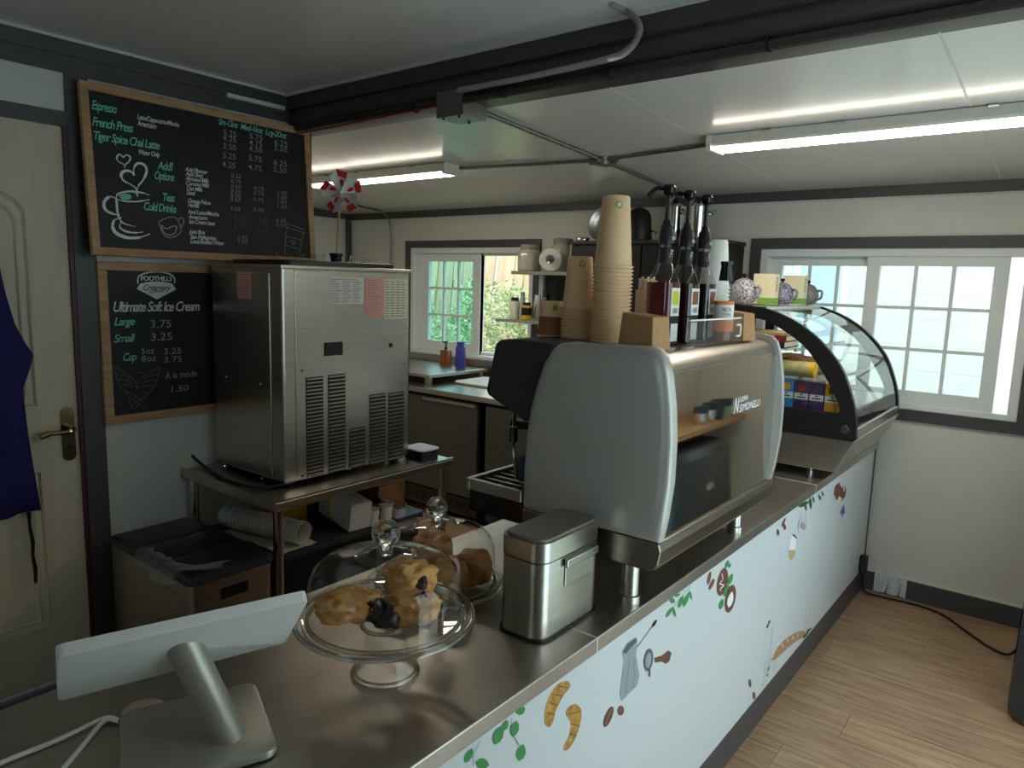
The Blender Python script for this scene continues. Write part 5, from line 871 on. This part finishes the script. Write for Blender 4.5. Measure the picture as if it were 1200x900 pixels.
def kraft_box(c, dx, dy, h_, label, rz):
    t = thing('kraft_box', label, 'box', (c[0], c[1], ZM), 'kraft boxes on the espresso machine', rz); m = MB(); k = .006
    m.add([(-dx/2,-dy/2,0),(dx/2,-dy/2,0),(dx/2,dy/2,0),(-dx/2,dy/2,0),(-dx/2+k,-dy/2+k,h_),(dx/2-k,-dy/2+k,h_-.008),(dx/2-k,dy/2-k,h_-.008),(-dx/2+k,dy/2-k,h_)], [(0,3,2,1),(4,5,6,7),(0,1,5,4),(1,2,6,5),(2,3,7,6),(3,0,4,7)]); m.build('box', 'kraft', t, local=True, bevel=.002)
    m = MB(); nx = Vector((math.cos(0), 0, 0)); stroke(m, [(-.018,.02),(-.012,.028),(-.014,.014),(-.004,.026),(.0,.016),(.004,.027),(.01,.015),(.016,.026)], .0018, plane_T((dx/2-.0012, 0, .002), (0,1,0), (-.08,0,1))); m.build('handwriting', 'blackprint', t, local=True, recalc=False, kind='stuff')
    return t
kraft_box((-.822, 1.56), .098, .085, .087, 'kraft paper box in front of the tallest cup stack', R(-4)); kraft_box((-.803, 2.10), .088, .085, .087, 'kraft paper box beside the clear coffee syrup bottle', R(-4))
def syrup(cx, cy, liq, lab1, label):
    t = thing('syrup_bottle', label, 'bottle', (cx, cy, ZM), 'pump syrup bottles'); s = .036
    MB().rr(cx-s, cx+s, cy-s, cy+s, ZM, ZM+.162, .014, 4).build('bottle_body', liq, t, smooth=True)
    m = MB(); n = 24; rings = []
    for r_, z, sq in ((s, .160, 1), (s*.97, .168, .8), (s*.8, .190, .35), (s*.55, .212, .05), (.0145, .222, 0), (.0145, .262, 0)):
        for i in range(n):
            a = 2*math.pi*i/n; cc, ss = math.cos(a), math.sin(a); k = 1/max(abs(cc), abs(ss)); f_ = 1+(min(k, 1.22)-1)*sq; m.v.append((cx+r_*f_*cc, cy+r_*f_*ss, ZM+z))
    for k in range(5):
        for i in range(n): j = (i+1) % n; m.f.append((k*n+i, k*n+j, k*n+n+j, k*n+n+i))
    m.build('shoulder', 'thin', t, smooth=True, ang=60)
    nb = MB().lathe([(.0195,.21),(.016,.25),(.0195,.252)], (cx, cy, ZM), 18, caps=False).build('neck_label', 'label_b', t, smooth=True)
    m = MB()
    for k in range(4): text(m, ['1883', 'MAISON', 'ROUTIN', 'FRANCE'][k], plane_T((cx+.0188-.0009*k, cy-.009, ZM+.218+.0078*(3-k)), (0,1,0), (0,0,1)), .008, width=.017)
    m.build('neck_lettering', 'label_w', nb, recalc=False, kind='stuff')
    pu = MB().lathe([(.0205,.262),(.0205,.292),(.017,.298),(.017,.305),(.012,.312),(.009,.325)], (cx, cy, ZM), 20).build('pump_collar', 'black', t, smooth=True); m = MB(); text(m, '1883', plane_T((cx+.0208, cy-.011, ZM+.272), (0,1,0), (0,0,1)), .012, width=.02); m.build('collar_lettering', 'label_w', pu, recalc=False, kind='stuff')
    MB().cyl((cx, cy, ZM+.32), .0055, .07, 12).build('pump_shaft', 'black', t, smooth=True)
    hd_ = MB().lathe([(.009,.385),(.017,.392),(.017,.405),(.012,.412),(.0005,.413)], (cx, cy, ZM), 18).build('pump_head', 'blackgloss', t, smooth=True); MB().tube(bez([(cx-.01, cy-.004, ZM+.402), (cx-.028, cy-.012, ZM+.404), (cx-.04, cy-.018, ZM+.394), (cx-.046, cy-.021, ZM+.382)], 5), .006).build('spout', 'blackgloss', hd_, smooth=True)
    x_ = cx+s; lb_ = B(x_, x_+.0008, cy-.024, cy+.024, ZM+.075, ZM+.148).build('front_label', 'label_w', t); B(x_+.0008, x_+.0012, cy-.018, cy+.018, ZM+.104, ZM+.140).build('fruit_print', lab1, lb_); B(x_, x_+.001, cy-.024, cy+.024, ZM+.0, ZM+.074).build('lower_label', 'label_b', t)
    m = MB(); text(m, '1883', plane_T((x_+.0014, cy-.017, ZM+.082), (0,1,0), (0,0,1)), .02, width=.034); m.build('label_lettering', 'blackprint', lb_, recalc=False, kind='stuff'); B(x_+.001, x_+.0014, cy-.02, cy+.02, ZM+.008, ZM+.055).build('white_patch', 'label_w', t)
    return t
syrup(-.872, 1.745, 'syrup_red', 'label_y', 'red syrup pump bottle with yellow green label in the clear rack'); syrup(-.872, 1.868, 'syrup_brown', 'label_br', 'brown syrup pump bottle between the red and black syrups'); syrup(-.872, 1.985, 'syrup_black', 'label_br', 'black syrup pump bottle with nut label beside the clear bottle')
t = thing('coffee_syrup_bottle', 'clear round syrup bottle with black cap and orange label', 'bottle', (-.80, 1.985, ZM)); cx, cy = -.80, 1.985
MB().lathe([(.026,0),(.028,.004),(.028,.125),(.022,.15),(.0135,.172),(.0135,.178)], (cx, cy, ZM), 22).build('bottle_body', 'thin', t, smooth=True); MB().lathe([(.025,.004),(.025,.045)], (cx, cy, ZM), 20).build('syrup', 'amber', t, smooth=True); MB().lathe([(.019,.172),(.0145,.215),(.0165,.216),(.0165,.226)], (cx, cy, ZM), 18).build('cap', 'blackgloss', t, smooth=True)
lo = MB().lathe([(.0284,.03),(.0284,.115)], (cx, cy, ZM), 22, caps=False).build('label', 'label_w', t, smooth=True); MB().lathe([(.0287,.105),(.0287,.115)], (cx, cy, ZM), 22, caps=False).build('label_band', 'orange', lo, smooth=True); MB().lathe([(.0287,.03),(.0287,.062)], (cx, cy, ZM), 22, caps=False).build('label_band', 'orange', lo, smooth=True)
nx = Vector((math.cos(R(-52)), math.sin(R(-52)), 0)); uu = Vector((-nx.y, nx.x, 0)); m = MB(); text(m, 'MATA', plane_T(Vector((cx, cy, ZM+.086))+nx*.029-uu*.014, uu, (0,0,1)), .016, width=.028); text(m, 'COFFEE', plane_T(Vector((cx, cy, ZM+.076))+nx*.029-uu*.013, uu, (0,0,1)), .007, width=.026); m.build('label_lettering', 'blackprint', lo, recalc=False, kind='stuff')
rk = thing('acrylic_rack', 'clear acrylic bottle rack along the machine edge', 'rack', (-.765, 1.86, ZM)); B(-.768, -.765, 1.69, 2.035, ZM, ZM+.068).build('front_sheet', 'plastic', rk); B(-.92, -.768, 2.028, 2.031, ZM, ZM+.068).build('end_sheet', 'plastic', rk); B(-.769, -.764, 1.69, 2.035, ZM+.066, ZM+.070).build('top_edge', 'label_w', rk)
MB().tube(bez([(-.764, 2.0, ZM+.018), (-.762, 2.022, ZM+.018), (-.762, 2.026, ZM+.033), (-.762, 2.022, ZM+.048), (-.764, 2.0, ZM+.048)], 5), .003).build('handle_loop', 'label_w', rk, smooth=True)
# ================================================================== DISPLAY CASE
dc_ = thing('display_case', 'curved glass countertop display case with black side frame', 'display case', (-1.0, 3.5, CT)); YA, YE = 3.08, 3.95
outer = [(-1.34,1.530),(-1.196,1.530),(-1.11,1.526),(-1.046,1.516),(-.936,1.474),(-.827,1.401),(-.736,1.299),(-.684,1.185),(-.661,1.099),(-.655,1.03)]
inner = [(-1.29,1.488),(-1.19,1.486),(-1.116,1.478),(-1.05,1.466),(-.965,1.425),(-.876,1.362),(-.798,1.262),(-.748,1.18),(-.726,1.128),(-.735,1.104)]
oc = [(v.x, v.y) for v in bez([(p[0], p[1], 0) for p in outer], 4)]; icv = [(v.x, v.y) for v in bez([(p[0], p[1], 0) for p in inner], 4)]
for a, b in ((YA, YA+.028), (YE-.028, YE)):
    m = MB(); n = len(oc)
    for yy in (a, b): m.v += [(p[0], yy, p[1]) for p in oc]+[(p[0], yy, p[1]) for p in icv]
    for i in range(n-1): m.f += [(i, i+1, n+i+1, n+i), (2*n+i, 3*n+i, 3*n+i+1, 2*n+i+1), (i, 2*n+i, 2*n+i+1, i+1), (n+i, n+i+1, 3*n+i+1, 3*n+i)]
    m.box(-1.34, -.72, a+.0004, b-.0004, 1.0, 1.105); m.prism([(-.72,1.10),(-.668,1.09),(-.655,1.035),(-.652,1.012),(-.665,1.0),(-.72,1.0)], 'y', a-.0004, b+.0004); m.box(-1.34, -1.29, a, b, 1.105, 1.53)
    sf = m.build('side_frame', 'black', dc_, smooth=True); B(-1.29, -.80, (a+b)/2-.001, (a+b)/2+.001, 1.1, 1.26).build('side_glass', 'thin', dc_)
MB().lathe([(.019,0),(.017,.004)], (0,0,0), 20, Matrix.Translation((-.70, YA, 1.045)) @ Matrix.Rotation(R(90), 4, 'X')).build('lock_button', 'chrome', dc_, smooth=True)
m = MB()
for p in oc[8:]: m.v += [(p[0]-.006, YA+.02, p[1]-.004), (p[0]-.006, YE-.02, p[1]-.004)]
k = len(m.v)//2; m.f = [(2*i, 2*i+1, 2*i+3, 2*i+2) for i in range(k-1)]; m.build('curved_glass', 'thin', dc_, smooth=True, ang=80, recalc=False)
B(-1.33, -1.06, YA+.02, YE-.02, 1.512, 1.526).build('top_panel', 'steel', dc_); B(-.672, -.655, YA+.028, YE-.028, 1.005, 1.05).build('front_rail', 'steel', dc_, bevel=.003)
MB().prism([(-1.34,.862),(-.725,.862),(-.652,1.006),(-1.34,1.006)], 'y', YA+.002, YE-.002).build('base', 'steel', dc_, bevel=.003)
B(-1.32, -.70, YA+.03, YE-.03, 1.095, 1.105).build('deck', 'steel', dc_)
for z, xf in ((1.222, -.80), (1.345, -.93)):
    B(-1.30, xf, YA+.035, YE-.035, z, z+.006).build('glass_shelf', 'thin', dc_); B(xf-.004, xf+.004, YA+.035, YE-.035, z-.003, z+.009).build('shelf_edge', 'steel', dc_)
for a in (-1.25, -.84):
    for b in (YA+.09, YE-.09): MB().lathe([(.012,0),(.012,.012),(.007,.014),(.007,.041)], (a, b, CT), 12).build('foot', 'chrome', dc_, smooth=True)
CA = [('carton_blue', 'blue tea carton against the side of the display case deck'), ('carton_blue', 'light blue tea carton with orange picture on the display case deck'), ('carton_plum', 'plum tea carton on the display case deck'), ('carton_purple', 'purple tea carton on the display case deck'), ('carton_gold', 'gold tea carton at the end of the row on the display case deck')]
for k, (m_, lab) in enumerate(CA):
    a = -1.045+.062*k; t = thing('tea_carton', lab, 'carton', (a+.029, 3.16, 1.105), 'tea cartons in the display case'); B(a, a+.058, 3.125, 3.20, 1.105, 1.218 if k < 5 else 1.2).build('box', m_, t, bevel=.001)
    B(a+.001, a+.057, 3.1242, 3.125, 1.142, 1.168).build('name_band', 'label_w', t); B(a+.014, a+.044, 3.1242, 3.125, 1.178, 1.206).build('picture', ['carton_purple', 'carton_gold', 'book_red', 'carton_plum', 'amber'][k], t)
    m = MB(); 
    for j, (w_, z_) in enumerate(((.012, 1.16), (.036, 1.149))): m.box(a+.029-w_/2, a+.029+w_/2, 3.1236, 3.1242, z_, z_+.005)
    m.build('print', 'blackprint', t, kind='stuff')
t = thing('snack_tube', 'pale yellow snack tube lying on the lower case shelf', 'tube', (-.98, 3.2, 1.228)); MB().lathe([(.034,-.12),(.034,.12)], (0,0,0), 20, Matrix.Translation((-.985, 3.20, 1.262)) @ Matrix.Rotation(R(90), 4, 'Y')).build('tube', 'tin_lab', t, smooth=True); MB().lathe([(.0345,.10),(.0345,.122)], (0,0,0), 20, Matrix.Translation((-.985, 3.20, 1.262)) @ Matrix.Rotation(R(90), 4, 'Y')).build('cap', 'yellow', t, smooth=True)
lump('bread_loaf', 'crustb', (-.96, 3.36, 1.228), (.10, .055, .075), 'dark crusted loaf behind the snack tube in the display case', 'bread', 21, .2); lump('bread_loaf', 'crustb', (-1.10, 3.55, 1.228), (.09, .06, .07), 'round dark loaf further along the lower case shelf', 'bread', 22, .9)
for k, (z, h_, m_, lab) in enumerate(((1.351, .028, 'book_dark', 'dark covered booklet at the bottom of the pile in the case'), (1.379, .026, 'book_red', 'red covered booklet in the pile in the case'), (1.405, .012, 'book_tan', 'tan paper booklet on top of the pile in the case'))): t = thing('booklet', lab, 'book', (-1.10, 3.3, z), 'booklets on the upper case shelf'); B(-1.24, -.985+.006*k, 3.14, 3.34, z, z+h_).build('cover', m_, t); B(-1.235, -.984+.006*k, 3.145, 3.335, z+.004, z+h_-.004).build('pages', 'cream', t)
t = thing('paper_plate_pile', 'pale grey plate standing inside the display case', 'plate', (-.86, 3.6, 1.105)); MB().lathe([(.0005,0),(.06,0),(.075,.004),(.075,.03),(.06,.032),(.0005,.034)], (-.87, 3.62, 1.105), 26, caps=False).build('plates', 'wcup', t, smooth=True); MB().lathe([(.05,.032),(.052,.07),(.0005,.072)], (-.87, 3.62, 1.105), 22, caps=False).build('bowl', 'jarlid', t, smooth=True)
ZK = 1.531
def teapot(cx, cy, r_, m_, label):
    t = thing('teapot', label, 'teapot', (cx, cy, ZK), 'teapots on the display case'); MB().lathe([(r_*.6,0),(r_*.88,r_*.25),(r_,r_*.75),(r_*.93,r_*1.2),(r_*.68,r_*1.55),(r_*.6,r_*1.6)], (cx, cy, ZK), 26).build('body', m_, t, smooth=True)
    l = MB().lathe([(r_*.66,r_*1.58),(r_*.62,r_*1.66),(r_*.3,r_*1.82),(r_*.14,r_*1.86)], (cx, cy, ZK), 22).build('lid', m_, t, smooth=True); MB().lathe([(r_*.1,r_*1.84),(r_*.09,r_*1.92),(r_*.2,r_*2.02),(r_*.19,r_*2.14),(r_*.06,r_*2.2)], (cx, cy, ZK), 14).build('knob', 'blackgloss', l, smooth=True)
    MB().tube(bez([(cx-r_*.75, cy+r_*.2, ZK+r_*.6), (cx-r_*1.15, cy+r_*.3, ZK+r_*.9), (cx-r_*1.3, cy+r_*.35, ZK+r_*1.35)], 5), [r_*.2]*5+[r_*.13]*6).build('spout', m_, t, smooth=True)
    MB().tube(bez([(cx+r_*.8, cy-r_*.3, ZK+r_*1.25), (cx+r_*1.35, cy-r_*.45, ZK+r_*1.2), (cx+r_*1.3, cy-r_*.45, ZK+r_*.6), (cx+r_*.88, cy-r_*.3, ZK+r_*.45)], 5), r_*.11).build('handle', m_, t, smooth=True)
teapot(-1.225, 3.26, .063, 'teapot', 'large white speckled blue teapot on the display case'); teapot(-1.135, 3.52, .056, 'teapot2', 'dark blue patterned teapot between the tea cartons'); teapot(-1.105, 3.83, .055, 'teapot3', 'grey speckled teapot at the far end of the display case')
for k, (a, b, lab) in enumerate(((-1.165, 3.395, 'cream and green tea carton beside the large speckled teapot'), (-1.115, 3.665, 'cream tea carton beside the grey teapot'))):
    t = thing('tall_tea_carton', lab, 'carton', (a, b, ZK), 'tea cartons on the display case'); B(a-.055, a+.045, b-.032, b+.032, ZK, ZK+.14).build('box', 'teabox', t, bevel=.001); B(a-.03, a+.0455, b-.0325, b+.0325, ZK+.002, ZK+.03).build('green_print', 'leafgreen', t)
    m = MB(); text(m, 'TUO', plane_T((a+.0456, b-.012, ZK+.13), (0,0,-1), (0,1,0)), .03, off=.02, width=.07); m.build('side_lettering', 'blackprint', t, recalc=False, kind='stuff')
# ================================================================== CUSTOMER SIDE
ac = thing('air_conditioner', 'graphite portable air conditioner beside the far wall', 'air conditioner', (.12, 3.5, 0))
m = MB(); sec = [(0, -.045, .34, 3.17, 3.83), (.05, -.055, .35, 3.15, 3.855), (.42, -.045, .34, 3.16, 3.845), (.74, -.01, .31, 3.18, 3.82), (.79, .03, .28, 3.22, 3.78)]
for z, a, b, c, e in sec: m.v += [(a, c+.05, z), (a+.04, c, z), (b, c, z), (b, e, z), (a+.04, e, z), (a, e-.05, z)]
for k in range(len(sec)-1):
    for i in range(6): j = (i+1) % 6; m.f.append((6*k+i, 6*k+j, 6*k+6+j, 6*k+6+i))
m.f += [tuple(range(6)), tuple(range(24, 30))]; m.build('body', 'acbody', ac, smooth=True, bevel=.012)
MB().add([(-.050,3.21,.40),(-.0575,3.21,.06),(-.0575,3.80,.06),(-.050,3.80,.40)], [(0,1,2,3)]).build('lower_front', 'black', ac, recalc=False)
for k in range(6): B(.05+.035*k, .07+.035*k, 3.27, 3.73, .79, .798).build('vent_slat', 'black', ac)
m = MB(); m.add([(p[0], p[1], 0) for p in ell(0,0,.05,.022)], [tuple(range(18))], plane_T((-.0335, 3.5, .56), (0,-1,0), (.11,0,1))); m.build('oval_badge', 'chrome', ac, recalc=False)
_cd = _cord.build('power_cord', 'black', ac, smooth=True); _plug.build('plug', 'black', _cd, smooth=True)
sh_ = thing('wall_shelf', 'wooden wall shelf above the air conditioner', 'shelf', (.24, 3.6, .86)); MB().rr(.04, XR, 3.15, 4.10, .862, .892, .02, 4).build('board', 'oak', sh_, smooth=True)
for b in (3.3, 3.85): B(XR-.03, XR, b, b+.02, .76, .862).build('bracket', 'black', sh_)
for k, (b, h_, m1, m2_, lab) in enumerate(((3.62, .12, 'slate', 'chrome', 'slate tumbler with steel base at the near end of the wall shelf'), (3.735, .13, 'slate', 'chrome', 'slate tumbler beside the steel one on the wall shelf'), (3.845, .14, 'slate', 'slate', 'tall all slate tumbler on the wall shelf'), (3.955, .125, 'slate', 'sage', 'sage green tumbler with slate lid on the wall shelf'))):
    t = thing('tumbler', lab, 'tumbler', (.12, b, .892), 'tumblers on the wall shelf'); MB().lathe([(.035,0),(.042,h_*.6)], (.12, b, .892), 20).build('lower_body', m2_, t, smooth=True); MB().lathe([(.042,h_*.6),(.045,h_*.95),(.043,h_),(.0005,h_)], (.12, b, .892), 20).build('lid', m1, t, smooth=True)
